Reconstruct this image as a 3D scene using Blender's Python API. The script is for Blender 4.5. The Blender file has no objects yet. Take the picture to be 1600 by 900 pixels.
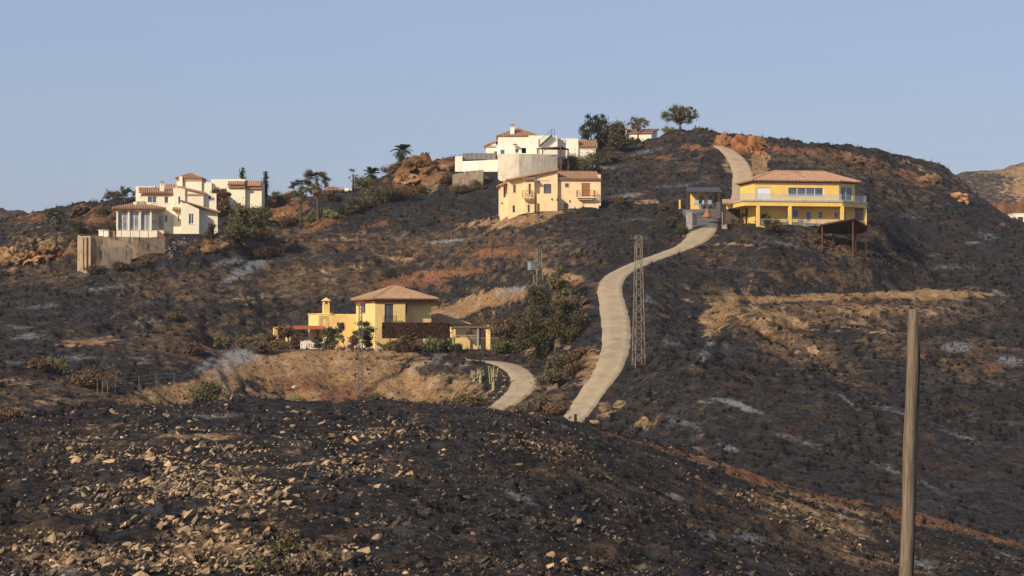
import bpy, bmesh, math, random
import numpy as np
from mathutils import Vector, Matrix
R = math.radians
random.seed(7); rng = np.random.default_rng(11)
sc = bpy.context.scene
COL = sc.collection
# ------------------------------------------------------------------ camera, sky, sun
CZ = 30.0; FPX = 3600.0; PITCH = math.atan(70 / FPX)
cam = bpy.data.cameras.new('camera'); co = bpy.data.objects.new('camera', cam); COL.objects.link(co)
cam.sensor_width = 36.0; cam.lens = 36.0 * FPX / 1600; cam.clip_start = 1.0; cam.clip_end = 20000
co.location = (0, 0, CZ); co.rotation_euler = (math.pi / 2 + PITCH, 0, 0); sc.camera = co
SUN_EL, SUN_AZ = 29.0, 222.0
w = bpy.data.worlds.new('World'); sc.world = w; w.use_nodes = True
nt = w.node_tree; nt.nodes.clear()
sky = nt.nodes.new('ShaderNodeTexSky'); sky.sky_type = 'NISHITA'; sky.sun_disc = False
sky.sun_elevation = R(SUN_EL); sky.sun_rotation = R(SUN_AZ)
sky.altitude = 0; sky.air_density = 1.0; sky.dust_density = 1.3; sky.ozone_density = 4.5
bgn = nt.nodes.new('ShaderNodeBackground'); bgn.inputs[1].default_value = 0.118
outw = nt.nodes.new('ShaderNodeOutputWorld')
tn = nt.nodes.new('ShaderNodeMix'); tn.data_type = 'RGBA'; tn.blend_type = 'MULTIPLY'; tn.inputs[0].default_value = 1; tn.inputs[7].default_value = (1.18, 0.99, 0.985, 1)
nt.links.new(sky.outputs[0], tn.inputs[6]); hzn = nt.nodes.new('ShaderNodeMix'); hzn.data_type = 'RGBA'; hzn.inputs[0].default_value = 0.6; hzn.inputs[7].default_value = (2.85, 3.55, 4.95, 1)   # smoke haze evens out the sky
nt.links.new(tn.outputs[2], hzn.inputs[6]); nt.links.new(hzn.outputs[2], bgn.inputs[0]); nt.links.new(bgn.outputs[0], outw.inputs[0])
sl = bpy.data.lights.new('sun', 'SUN'); so = bpy.data.objects.new('sun', sl); COL.objects.link(so)
sl.energy = 5.0; sl.angle = R(0.53); sl.color = (1.0, 0.86, 0.66)
sdir = Vector((math.sin(R(SUN_AZ)) * math.cos(R(SUN_EL)), math.cos(R(SUN_AZ)) * math.cos(R(SUN_EL)), math.sin(R(SUN_EL))))
so.rotation_euler = sdir.to_track_quat('Z', 'Y').to_euler()
so.location = sdir * 500
sc.view_settings.view_transform = 'Standard'; sc.view_settings.look = 'None'
sc.view_settings.exposure = 0.06; sc.view_settings.gamma = 1.0

# ------------------------------------------------------------------ projection helpers
cp, sp_ = math.cos(PITCH), math.sin(PITCH)
def ray(px, py):
    dx = (np.asarray(px, float) - 800) / FPX; dy = (450 - np.asarray(py, float)) / FPX
    Y = cp - dy * sp_; Z = sp_ + dy * cp
    return dx / Y, Z / Y                       # X and Z per metre of Y
def P(px, py, D):
    u, v = ray(px, py)
    return Vector((float(u) * D, D, CZ + float(v) * D))
def proj(X, Y, Z):
    z = Z - CZ
    d = Y * cp + z * sp_; h = -Y * sp_ + z * cp
    return 800 + FPX * X / d, 450 - FPX * h / d

# ------------------------------------------------------------------ numpy noise
def _h(ix, iy, s):
    n = (ix.astype(np.int64) * 374761393 + iy.astype(np.int64) * 668265263 + s * 974634777) & 0xffffffff
    n = ((n ^ (n >> 13)) * 1274126177) & 0xffffffff
    return ((n ^ (n >> 16)) & 0xffff) / 65535.0
def vn(x, y, s=0):
    ix = np.floor(x); iy = np.floor(y); fx = x - ix; fy = y - iy
    fx = fx * fx * fx * (fx * (fx * 6 - 15) + 10); fy = fy * fy * fy * (fy * (fy * 6 - 15) + 10)
    a = _h(ix, iy, s); b = _h(ix + 1, iy, s); c = _h(ix, iy + 1, s); d = _h(ix + 1, iy + 1, s)
    return (a + (b - a) * fx) * (1 - fy) + (c + (d - c) * fx) * fy - 0.5
def fbm(x, y, wl, octv, s=0, gain=0.5):
    t = 0; a = 1.0; f = 1.0 / wl
    for o in range(octv):
        ca, sa = math.cos(0.7 * o), math.sin(0.7 * o)
        t = t + a * vn((x * ca - y * sa) * f + 17.3 * o, (x * sa + y * ca) * f - 9.1 * o, s + o); a *= gain; f *= 2.03
    return t
def ridged(x, y, wl, octv, s=0):
    t = 0; a = 1.0; f = 1.0 / wl
    for o in range(octv):
        t = t + a * (1 - 4 * np.abs(vn(x * f + 5.2 * o, y * f - 3.1 * o, s + o))); a *= 0.5; f *= 2.1
    return t
def sst(x, a, b):
    t = np.clip((x - a) / (b - a), 0, 1); return t * t * (3 - 2 * t)

# ------------------------------------------------------------------ terrain: contour lines of the place, near to far.
# each line: (photo column, photo row or height, distance)
def zr(z, D): return 520 - z * FPX / D
LN = [
 [(-700, zr(-8.5, 20), 20), (800, zr(-9, 20), 20), (2300, zr(-14, 20), 20)],
 [(-700, 905, 58), (0, 900, 61), (400, 900, 62), (800, 900, 66), (1100, 900, 78), (1350, 900, 93), (1600, 900, 110), (2300, 900, 145)],
 [(-700, 700, 84), (0, 760, 80), (400, 750, 82), (800, 760, 84), (1000, 780, 92), (1170, 805, 103), (1420, 850, 116), (1600, 880, 122), (2300, 960, 150)],
 [(-700, 640, 104), (0, 655, 104), (150, 645, 104), (300, 633, 105), (500, 633, 105), (700, 637, 106), (800, 648, 108), (870, 662, 110), (1000, 692, 114), (1170, 742, 121), (1420, 806, 131), (1600, 852, 137), (2300, 960, 160)],
 [(-700, zr(-9, 150), 150), (300, zr(-9.5, 150), 150), (870, zr(-11, 155), 155), (1150, zr(-13, 155), 155), (1600, zr(-17.5, 158), 158), (2300, zr(-22, 175), 175)],
 [(-700, 640, 205), (0, 655, 212), (150, 640, 225), (300, 636, 250), (450, 636, 264), (600, 636, 267), (750, 638, 262), (870, 664, 232), (950, 690, 226), (1050, 708, 213), (1150, 735, 197), (1250, 765, 192), (1350, 790, 188), (1450, 812, 186), (1600, 850, 184), (2300, 930, 190)],
 [(-700, 560, 245), (0, 580, 245), (150, 585, 252), (220, 575, 260), (300, 556, 272), (380, 545, 277), (450, 543, 281), (600, 545, 282), (720, 553, 281), (780, 570, 276), (870, 590, 252), (950, 560, 256), (1050, 590, 240), (1150, 620, 230), (1250, 640, 226), (1350, 650, 226), (1450, 650, 228), (1600, 650, 232), (2300, 700, 235)],
 [(-700, 520, 275), (0, 535, 272), (150, 540, 277), (300, 533, 292), (380, 540, 302), (450, 541, 312), (600, 541, 312), (720, 541, 310), (780, 540, 300), (870, 530, 275), (950, 505, 272), (1050, 525, 259), (1150, 535, 259), (1250, 545, 261), (1350, 550, 262), (1450, 550, 263), (1600, 550, 267), (2300, 620, 270)],
 [(-700, 460, 305), (0, 475, 305), (150, 472, 312), (300, 470, 320), (450, 475, 327), (600, 478, 327), (720, 470, 324), (780, 455, 318), (870, 450, 296), (950, 440, 290), (1020, 452, 287), (1060, 490, 276), (1110, 488, 280), (1150, 468, 287), (1250, 458, 296), (1350, 456, 300), (1450, 455, 303), (1560, 452, 308), (2300, 520, 315)],
 [(-700, 445, 315), (0, 460, 313), (150, 455, 320), (300, 450, 327), (450, 450, 334), (600, 452, 334), (720, 450, 331), (780, 440, 325), (870, 432, 304), (950, 425, 298), (1020, 436, 296), (1060, 456, 291), (1110, 466, 292), (1150, 467, 296), (1250, 463, 306), (1350, 461, 311), (1450, 460, 314), (1560, 445, 318), (2300, 510, 328)],
 [(-700, 400, 350), (0, 418, 345), (110, 418, 334), (150, 413, 332), (300, 398, 334), (450, 392, 352), (600, 395, 352), (750, 398, 342), (870, 395, 325), (950, 392, 318), (1050, 388, 321), (1110, 390, 322), (1150, 387, 316), (1200, 390, 310), (1250, 390, 313), (1350, 408, 315), (1450, 412, 333), (1600, 420, 343), (2300, 480, 350)],
 [(-700, 370, 375), (0, 390, 368), (110, 385, 350), (150, 378, 346), (300, 372, 346), (400, 360, 362), (450, 350, 370), (600, 325, 372), (700, 335, 366), (760, 345, 352), (870, 337, 343), (950, 325, 350), (1050, 347, 339), (1110, 352, 337), (1150, 352, 331), (1185, 353, 321), (1230, 355, 320), (1300, 365, 321), (1360, 384, 321), (1405, 388, 335), (1450, 372, 358), (1600, 385, 368), (2300, 450, 370)],
 [(-700, 350, 405), (0, 365, 395), (110, 352, 378), (150, 348, 372), (300, 340, 372), (400, 328, 378), (450, 318, 384), (600, 295, 386), (700, 298, 385), (760, 300, 380), (870, 290, 384), (950, 285, 380), (1050, 300, 368), (1110, 300, 363), (1180, 300, 362), (1250, 305, 358), (1350, 312, 362), (1450, 320, 388), (1600, 360, 392), (2300, 440, 385)],
 [(-700, 335, 440), (0, 352, 415), (60, 338, 412), (110, 328, 405), (150, 320, 400), (200, 312, 398), (300, 303, 395), (400, 306, 396), (470, 304, 400), (540, 296, 402), (590, 276, 405), (625, 256, 408), (650, 243, 410), (700, 243, 412), (760, 248, 412), (850, 240, 418), (930, 238, 420), (965, 235, 420), (1000, 232, 420), (1022, 228, 419), (1050, 214, 418), (1100, 213, 415), (1140, 214, 412), (1200, 213, 418), (1300, 230, 426), (1400, 248, 430), (1470, 263, 425), (1505, 292, 415), (1540, 318, 408), (1570, 337, 403), (1610, 352, 400), (1700, 385, 398), (2300, 440, 395)],
 [(-700, zr(10, 480), 480), (600, zr(15, 480), 480), (1100, zr(22, 480), 480), (2300, zr(0, 480), 480)],
 [(-700, zr(-5, 700), 700), (2300, zr(-5, 700), 700)],
 [(-700, zr(-25, 2500), 2500), (2300, zr(-25, 2500), 2500)],
]
NR = [14, 110, 120, 40, 26, 70, 60, 66, 30, 66, 60, 60, 84, 20, 10, 8]
def pchip(xk, yk, x):
    xk = np.array(xk, float); yk = np.array(yk, float)
    h = np.diff(xk); d = np.diff(yk) / h
    m = np.zeros(len(xk))
    for i in range(1, len(xk) - 1):
        if d[i - 1] * d[i] > 0:
            w1 = 2 * h[i] + h[i - 1]; w2 = h[i] + 2 * h[i - 1]
            m[i] = (w1 + w2) / (w1 / d[i - 1] + w2 / d[i])
    m[0] = d[0]; m[-1] = d[-1]
    x = np.clip(x, xk[0], xk[-1]); i = np.clip(np.searchsorted(xk, x) - 1, 0, len(xk) - 2)
    t = (x - xk[i]) / h[i]
    return ((1 + 2 * t) * (1 - t) ** 2) * yk[i] + t * (1 - t) ** 2 * h[i] * m[i] + t * t * (3 - 2 * t) * yk[i + 1] + t * t * (t - 1) * h[i] * m[i + 1]
UC = np.linspace(-620, 2220, 948)              # column table
DK = []; ZK = []
for L in LN:
    xs = [a[0] for a in L]
    D = pchip(xs, [a[2] for a in L], UC); py = pchip(xs, [a[1] for a in L], UC)
    DK.append(D); ZK.append(CZ + ray(UC, py)[1] * D)
DK = np.array(DK); ZK = np.array(ZK)           # lines x columns
hk = np.diff(DK, axis=0); dk = np.diff(ZK, axis=0) / hk
MK = np.zeros_like(ZK)
w1 = 2 * hk[1:] + hk[:-1]; w2 = hk[1:] + 2 * hk[:-1]
same = dk[1:] * dk[:-1] > 0
with np.errstate(divide='ignore', invalid='ignore'):
    MK[1:-1] = np.where(same, (w1 + w2) / (w1 / dk[:-1] + w2 / dk[1:]), 0)
MK[0] = dk[0]; MK[-1] = dk[-1]
U0 = ray(UC, 520)[0]                            # X/Y of each column
def base_h(X, Y):
    X = np.asarray(X, float); Y = np.asarray(Y, float)
    sh = X.shape; X = X.ravel(); Y = Y.ravel()
    c = np.clip((X / Y - U0[0]) / (U0[1] - U0[0]), 0, len(UC) - 1.001); i = c.astype(int); f = c - i
    out = np.zeros(X.shape); done = np.zeros(X.shape, bool)
    for k in range(len(LN) - 1):
        d0 = DK[k, i] * (1 - f) + DK[k, i + 1] * f; d1 = DK[k + 1, i] * (1 - f) + DK[k + 1, i + 1] * f
        sel = (~done) & (Y <= d1) if k < len(LN) - 2 else ~done
        if not sel.any(): continue
        ii = i[sel]; ff = f[sel]; g = lambda A, r: A[r, ii] * (1 - ff) + A[r, ii + 1] * ff
        a0, a1 = d0[sel], d1[sel]; h = a1 - a0; t = np.clip((Y[sel] - a0) / h, 0, 1)
        z0, z1, m0, m1 = g(ZK, k), g(ZK, k + 1), g(MK, k), g(MK, k + 1)
        out[sel] = ((1 + 2 * t) * (1 - t) ** 2) * z0 + t * (1 - t) ** 2 * h * m0 + t * t * (3 - 2 * t) * z1 + t * t * (t - 1) * h * m1
        done |= sel
    return out.reshape(sh)
def hit_on(fn, px, py, lo=50, hi=450):
    D = np.concatenate([np.arange(lo, 150, 0.25), np.arange(150, hi, 0.5)])
    u, v = ray(px, py)
    dz = fn(u * D, D) - (CZ + v * D)
    k = np.argmax(dz > 0)
    if not (dz > 0).any(): k = int(np.argmax(dz)); d = D[k]
    elif k == 0: d = D[0]
    else: d = D[k - 1] + (D[k] - D[k - 1]) * (-dz[k - 1]) / (dz[k] - dz[k - 1] + 1e-9)
    return Vector((float(u) * d, float(d), CZ + float(v) * d))

# soil patches (where each soil lies on the hill): photo column, row, half sizes, slant in degrees, strength
def sp(*a): return a
SOIL = {
 'ochre': [sp(560,590,190,30,-8,.95), sp(480,560,120,18,0,1.0), sp(540,552,120,9,0,.9), sp(520,600,120,26,-10,.5), sp(620,565,90,14,0,.6), sp(300,640,60,10,0,.8), sp(640,610,150,30,0,.75), sp(470,585,90,30,20,.8), sp(340,596,100,26,24,1.05), sp(245,618,70,18,12,.95), sp(420,580,70,24,10,.8), sp(730,480,60,18,20,1), sp(780,465,50,14,15,1), sp(690,490,30,18,0,.8),
           sp(880,430,45,8,-12,.9), sp(800,345,60,12,5,1), sp(860,330,40,10,20,.8), sp(740,352,50,8,5,.6), sp(140,535,60,10,5,.75), sp(30,400,60,14,0,.8), sp(60,380,80,18,5,.55), sp(240,360,30,10,0,.3),
           sp(1140,250,24,10,-60,.6), sp(1186,245,13,36,8,1.4), sp(1300,463,200,7,2,1.05), sp(1450,463,130,7,0,1), sp(1130,480,40,9,28,1.1), sp(1350,485,160,14,0,.6), sp(1230,500,60,14,-20,.8), sp(1130,490,50,20,50,.8), sp(1190,510,70,18,-35,.65), sp(1250,540,100,20,-30,.5), sp(1330,500,90,22,-15,.5),
           sp(1080,455,30,10,0,.3), sp(620,400,60,14,8,.5), sp(540,420,60,16,12,.45), sp(470,440,50,16,12,.4), sp(380,470,50,10,10,.45), sp(1085,367,60,3,0,.6), sp(1150,383,80,3,-3,.6), sp(1010,313,25,4,0,.9), sp(920,570,18,40,-35,.7), sp(940,640,20,16,0,.6), sp(860,600,30,20,0,.5),
           sp(1010,660,20,12,0,.6), sp(720,640,100,8,0,.4), sp(830,540,90,40,0,.45), sp(300,355,60,8,0,.4), sp(450,620,80,16,0,.7), sp(1440,262,40,10,-25,.5), sp(430,330,60,20,0,.7), sp(660,270,45,30,0,.8), sp(540,370,60,12,10,.5), sp(160,350,70,20,0,.5), sp(60,630,70,14,10,.5), sp(30,600,50,12,0,.4), sp(1010,480,20,10,0,.3)],
 'red': [sp(640,440,70,12,3,.85), sp(690,425,60,8,3,.8), sp(770,395,60,10,3,.7), sp(730,420,40,8,0,.8), sp(840,395,40,8,-3,.6), sp(880,470,40,16,-20,.7), sp(905,500,10,14,0,.9), sp(660,262,60,24,10,.95), sp(640,285,40,14,20,.8), sp(440,325,50,20,10,.8),
         sp(500,350,60,14,10,.6), sp(1160,226,34,16,0,1.4), sp(1125,225,24,12,0,.9), sp(1080,232,40,8,-5,.7), sp(1040,250,60,8,0,.5), sp(1230,235,60,10,-8,.7), sp(1330,245,70,10,-10,.7), sp(1420,275,50,14,-25,.6), sp(930,450,30,14,-20,.5),
         sp(1060,600,18,8,0,.4), sp(1550,575,30,12,0,.55), sp(1340,470,60,10,0,.5), sp(540,610,60,20,20,.7), sp(470,600,70,18,10,.7), sp(70,400,60,12,0,.6), sp(170,345,60,16,0,.7), sp(230,330,50,12,0,.6), sp(320,385,30,16,0,.7), sp(700,345,25,10,0,.4), sp(1000,300,30,5,5,.5), sp(980,310,50,5,8,.5), sp(1210,410,20,6,0,.5), sp(900,445,20,8,0,.6), sp(540,385,60,10,10,.5), sp(600,350,60,12,10,.45), sp(60,340,60,14,5,.6), sp(160,330,50,8,5,.7), sp(1500,560,60,20,0,.3)],
 'brown': [sp(1180,510,110,26,-38,1.03), sp(1280,490,150,24,-6,0.94), sp(1270,545,120,34,-28,0.84), sp(1430,485,150,24,0,0.94), sp(1400,540,120,30,0,0.66), sp(1530,570,90,50,0,0.66), sp(1300,640,120,30,0,0.32), sp(300,450,150,40,0,0.66), sp(150,530,140,40,0,0.47), sp(500,440,170,40,0,0.84), sp(120,610,170,24,0,0.74), sp(640,385,140,30,0,0.74), sp(1100,405,70,24,0,0.56), sp(1280,425,160,14,0,0.47),
           sp(60,430,80,24,0,0.74), sp(280,530,120,40,0,0.84), sp(750,380,120,30,0,0.66), sp(1300,255,220,22,-12,0.74), sp(1400,300,90,40,-20,0.56), sp(700,610,60,30,0,0.84), sp(1030,250,120,30,0,0.47), sp(800,390,160,40,0,0.74), sp(450,380,120,30,0,0.74), sp(1060,620,120,40,0,0.37), sp(850,620,60,40,0,0.74), sp(1450,680,150,60,0,0.28), sp(1450,410,120,20,0,0.37), sp(1310,385,90,16,-14,0.94), sp(520,560,260,60,0,0.74), sp(170,390,90,30,0,0.74)],
 'ash': [sp(370,556,50,14,30,1.1), sp(385,420,50,10,25,1.2), sp(350,410,40,8,10,.8), sp(700,378,40,4,3,.9), sp(400,355,30,6,0,.5), sp(380,560,60,12,35,.9), sp(320,570,30,10,30,.7), sp(50,525,40,8,0,.8), sp(20,565,30,5,0,.7), sp(160,490,60,12,10,.3), sp(1150,634,50,5,-14,1.2), sp(1100,630,20,3,-14,.9),
         sp(1095,560,10,14,-50,.9), sp(1105,540,8,12,-50,.7), sp(1145,699,16,5,-15,1.1), sp(1090,700,24,4,-20,.7), sp(1500,545,40,10,0,.8), sp(1580,565,30,10,0,.8), sp(1330,628,30,3,-30,.8), sp(1560,600,30,5,-10,.5), sp(1540,368,30,6,-10,.6), sp(1520,378,14,3,0,.9), sp(1460,400,60,4,0,.4),
         sp(1400,398,40,4,0,.5), sp(1230,385,40,5,-10,.6), sp(1200,380,30,4,-5,.5), sp(980,303,30,3,3,1.0), sp(930,262,30,4,5,.8), sp(1010,235,40,6,15,.6), sp(800,453,30,5,15,.9), sp(830,445,20,4,0,.7), sp(720,570,16,8,20,.6), sp(680,560,20,8,20,.7), sp(1010,470,10,12,-40,.6),
         sp(640,370,40,6,5,.5), sp(560,385,30,6,5,.4), sp(700,350,24,4,0,.4), sp(1470,350,30,5,0,.3), sp(1560,460,20,4,-20,.7), sp(1500,475,14,6,-20,.6), sp(960,200,10,3,0,0), sp(1000,685,16,6,0,.7), sp(1450,760,60,5,-22,.6), sp(1520,790,50,4,-25,.6), sp(1580,700,20,4,0,.6), sp(440,465,30,5,10,.5), sp(60,480,50,6,4,.7), sp(170,450,60,6,6,.6), sp(30,510,30,5,0,.7), sp(240,500,50,6,6,.6), sp(120,560,40,6,0,.6), sp(200,420,60,8,8,.5), sp(330,500,40,6,8,.6), sp(1050,540,30,8,-20,.5), sp(1060,660,40,6,-18,.7), sp(1250,690,60,6,-18,.6), sp(1400,640,50,5,-15,.6), sp(1500,680,50,6,-18,.6), sp(1380,730,50,5,-20,.6), sp(1300,340,0,0,0,0) , sp(1420,340,30,5,-15,.6), sp(1490,420,50,5,0,.6), sp(1180,420,50,4,-4,.5), sp(1060,290,60,5,5,.5), sp(880,380,50,4,8,.5), sp(990,345,40,4,0,.5),
         sp(500,410,30,6,5,.4), sp(220,560,20,5,0,.6), sp(120,430,20,5,0,.6), sp(300,440,60,10,5,.3), sp(1180,480,8,12,-45,.5), sp(240,470,40,6,5,.35)],
}
FSOIL = {   # the near ridge
 'brown': [sp(150,700,200,20,0,.4), sp(700,880,320,30,0,.5), sp(1000,770,260,40,-10,.4), sp(1250,830,300,50,-15,.7), sp(80,850,150,50,0,.6), sp(380,790,200,60,0,.3), sp(950,850,200,30,0,.35)],
 'ochre': [sp(330,680,90,8,0,.6), sp(400,740,90,30,20,.4), sp(330,850,150,40,10,.6), sp(120,870,120,30,0,.55), sp(500,860,80,30,0,.5), sp(60,800,80,20,0,.3), sp(160,665,120,10,0,.45), sp(900,820,120,16,-10,.3), sp(1290,780,120,12,-16,.8), sp(1100,716,90,9,-14,1.0), sp(1260,800,120,16,-16,.75), sp(1350,870,120,20,-10,.5), sp(1240,810,120,30,-20,.35), sp(640,890,140,8,0,.3), sp(1100,700,90,6,-14,.6), sp(1400,850,150,20,-10,.3)],
 'red': [sp(1190,744,80,14,-12,1.0), sp(1300,772,80,13,-13,.75), sp(1440,808,70,16,-14,1.0), sp(1545,836,70,12,-15,.8), sp(1060,706,90,7,-15,.8), sp(960,680,40,4,-12,.4), sp(1220,850,150,30,-10,.3), sp(700,850,120,24,0,.3), sp(1000,780,90,20,0,.25), sp(200,720,100,20,0,.2), sp(60,700,60,20,0,.25)],
 'ash': [sp(345,652,60,4,0,.7), sp(1168,840,34,10,-22,1.0), sp(1105,838,18,8,-25,.9), sp(1052,772,18,6,-20,.8), sp(815,780,34,8,-20,.7), sp(1320,800,12,10,-30,.9), sp(1440,880,30,8,-20,.8), sp(370,762,20,6,0,.6), sp(260,790,60,14,0,.4), sp(90,890,60,8,0,.6), sp(100,760,60,8,0,.4), sp(460,770,60,8,0,.35), sp(880,668,20,4,-20,.7), sp(1575,870,30,5,-20,.6), sp(610,700,50,8,0,.25)],
}
def splat(px, py, lst):
    m = np.zeros(px.shape)
    for (cx, cy, rx, ry, ang, s) in lst:
        if s <= 0: continue
        a = R(-ang); dx = px - cx; dy = py - cy
        e = ((dx * math.cos(a) + dy * math.sin(a)) / rx) ** 2 + ((-dx * math.sin(a) + dy * math.cos(a)) / ry) ** 2
        sel = e < 6
        m[sel] = np.maximum(m[sel], s * np.exp(-0.9 * e[sel] ** 1.2))
    return m
def soils(X, Y, Z):
    px, py = proj(X, Y, Z)
    wx = 14 * fbm(X, Y, 9, 3, 31); wy = 7 * fbm(X, Y, 9, 3, 37)
    far = sst(Y, 138, 150)
    r = {}
    for k in ('ochre', 'red', 'ash', 'brown'):
        r[k] = splat(px + wx, py + wy, SOIL[k]) * far + splat(px + wx, py + wy, FSOIL[k]) * (1 - far)
    return r, px, py, far

# relief added to the contours
STEEP = [sp(60,400,80,16,0,.9), sp(880,460,60,30,0,.7), sp(770,470,60,20,0,.6), sp(650,265,70,30,10,1), sp(1150,228,60,16,0,.9), sp(440,330,60,30,0,.7), sp(1060,240,90,16,0,.5), sp(1340,250,160,20,-14,.7), sp(60,400,90,20,0,.7), sp(180,340,90,24,0,.6), sp(320,380,50,20,0,.7), sp(1230,390,150,16,-14,.4)]
GULLY = [sp(560,590,260,45,0,1), sp(330,590,90,40,0,.8), sp(1200,520,140,60,-20,1.5), sp(1380,520,220,60,0,.9), sp(300,480,200,60,0,.4), sp(780,470,110,30,0,.7), sp(1180,255,30,34,0,.8)]
TERR = [sp(650,420,260,50,0,1), sp(300,500,240,30,6,.8), sp(1300,480,260,40,0,.6), sp(500,400,160,40,0,.6), sp(850,420,110,40,0,.8), sp(300,480,300,30,0,.5), sp(1080,420,200,20,0,.3)]
FLAT = []    # pads: X, Y, rx, ry, rot, z, blend
ROADS = []   # (points Nx3, halfwidth N)
def relief(X, Y):
    z = base_h(X, Y)
    px, py = proj(X, Y, z)
    far = sst(Y, 135, 160)
    st = splat(px, py, STEEP) * far; gu = splat(px, py, GULLY) * far; te = splat(px, py, TERR) * far
    n = fbm(X, Y, 26, 2, 1) * 1.3 + fbm(X, Y, 9, 3, 5) * 0.75 + fbm(X, Y, 2.4, 3, 9) * 0.5 + (ridged(X, Y, 5.5, 3, 15) - .4) * .16
    nf = fbm(X, Y, 9, 2, 2) * 0.45 + fbm(X, Y, 3, 2, 6) * 0.28 + fbm(X, Y, 1.1, 3, 8) * 0.22 + (ridged(X, Y, 1.6, 3, 18) - .4) * .05
    dz = n * far + nf * (1 - far)
    dz = dz + st * (ridged(X + 0.4 * Y, Y, 8, 4, 21) - 0.4) * 1.5 - st * np.maximum(0, ridged(X, Y, 3.5, 2, 27) - .7) * .9
    # gullies run down the fall line, slanting to the left
    gx = X * 0.92 + (Y - 280) * 0.35 + fbm(X, Y, 12, 2, 77) * 3
    dz = dz - gu * np.maximum(0, ridged(gx, Y * 0.12, 5.5, 3, 41)) * 0.7
    zz = z + dz
    stp = 1.7 + 0 * X; q = (zz + fbm(X, Y, 30, 2, 61) * 2.5) / stp; fr = q - np.floor(q)
    zz = zz + te * (sst(fr, 0.55, 0.95) - fr) * stp * 0.95
    k = np.where(Y > 450, sst(Y, 450, 900), 0); zz = zz * (1 - k) + z * k
    return zz
def height(X, Y):
    X = np.asarray(X, float); Y = np.asarray(Y, float); sh = X.shape
    X = X.ravel(); Y = Y.ravel(); z = relief(X, Y)
    for (cx, cy, rx, ry, rot, pz, bl) in FLAT:
        c, s = math.cos(rot), math.sin(rot)
        dx = np.abs((X - cx) * c + (Y - cy) * s) - rx; dy = np.abs(-(X - cx) * s + (Y - cy) * c) - ry
        d = np.sqrt(np.maximum(dx, 0) ** 2 + np.maximum(dy, 0) ** 2)
        m = 1 - sst(d, 0, bl); z = z * (1 - m) + pz * m
    if ROADS:
        best = np.full(X.shape, 1e9); bz = np.zeros(X.shape)
        for pts, hw in ROADS:
            bb = np.where((X > pts[:, 0].min() - 9) & (X < pts[:, 0].max() + 9) & (Y > pts[:, 1].min() - 9) & (Y < pts[:, 1].max() + 9))[0]
            if not len(bb): continue
            x = X[bb]; y = Y[bb]; bd = best[bb]; bq = bz[bb]
            for i in range(len(pts) - 1):
                a = pts[i]; b = pts[i + 1]; ab = b[:2] - a[:2]; L2 = (ab ** 2).sum()
                t = np.clip(((x - a[0]) * ab[0] + (y - a[1]) * ab[1]) / L2, 0, 1)
                d = np.hypot(x - a[0] - t * ab[0], y - a[1] - t * ab[1]) - (hw[i] + t * (hw[i + 1] - hw[i]))
                s = d < bd; bd[s] = d[s]; bq[s] = (a[2] + t * (b[2] - a[2]))[s]
            best[bb] = bd; bz[bb] = bq
        m = 1 - sst(best, 0.35, np.where((Y < 295) & (X < 5), 7.0, 3.2)); z = z * (1 - m) + (bz - 0.06) * m
    return z.reshape(sh)
def G(px, py, lo=50, hi=450): return hit_on(height, px, py, lo, hi)
def gz(x, y): return float(height(np.array([x]), np.array([y]))[0])

# pads under the houses:           px   py   D    rx  ry  rot
def pad(px, py, D, rx, ry, rot=0, bl=4.0, zo=0):
    p = P(px, py, D); FLAT.append((p.x, p.y, rx, ry, R(rot), p.z + zo, bl))

# roads
def smooth(pts, n=6):
    out = []
    p = [pts[0]] + list(pts) + [pts[-1]]
    for i in range(1, len(p) - 2):
        for k in range(n):
            t = k / n
            a, b, c, d = (np.array(q, float) for q in p[i - 1:i + 3])
            out.append(0.5 * ((2 * b) + (-a + c) * t + (2 * a - 5 * b + 4 * c - d) * t * t + (-a + 3 * b - 3 * c + d) * t ** 3))
    out.append(np.array(pts[-1], float)); return np.array(out)
def road_pts(pl, lo):
    w_ = []
    for (px, py, hw, *dd) in pl:
        q = P(px, py, dd[0]) if dd else hit_on(base_h, px, py, lo); w_.append((q.x, q.y, q.z, hw))
    s = smooth(w_); 
    for _ in range(4): s[1:-1, 2] = (s[:-2, 2] + s[2:, 2]) / 2
    return s[:, :3].copy(), s[:, 3].copy()
pad(565, 545, 297, 18, 15, 8, 4.0)           # mid house terrace
pad(1255, 352, 330, 9, 4.5, 8, 4.0, 0.0)       # right house
pad(1100, 326, 345, 5, 4, 0, 3.0)             # asphalt yard
pad(862, 334, 357, 6, 6, 0, 3.0)              # peach house
pad(900, 318, 357, 6, 5, 0, 2.5)
pad(800, 272, 396, 12, 6, 0, 3.0)             # white house
pad(250, 372, 350, 11, 8, 0, 3.0, .3)         # left villa
pad(987, 226, 430, 5, 4, 0, 4.0)
pad(747, 545, 298, 6, 5, 0, 3.0)
RD = {}
def add_road(name, pl, lo=150):
    pts, hw = road_pts(pl, lo); ROADS.append((pts, hw)); RD[name] = (pts, hw)
add_road('hill_road', [(873,690,1.5),(888,664,1.5),(908,638,1.55),(925,613,1.65),(948,580,1.75),(961,547,1.85),(963,513,1.95),(958,480,1.9),(953,455,1.75),(957,437,1.7),(970,426,1.6),(993,414,1.6),(1020,404,1.6),(1050,393,1.7),(1075,383,1.9),(1092,370,2.2),(1098,357,2.4)])
add_road('driveway', [(725,562,1.3),(765,565,1.5),(795,571,1.6),(815,586,1.7,267),(818,602,1.75,263),(806,617,1.7,259),(788,631,1.6,255),(772,644,1.5,251)])
add_road('yard_ramp', [(1098,357,2.4),(1097,345,2.6),(1095,335,3.0),(1095,328,3.2)])
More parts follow.
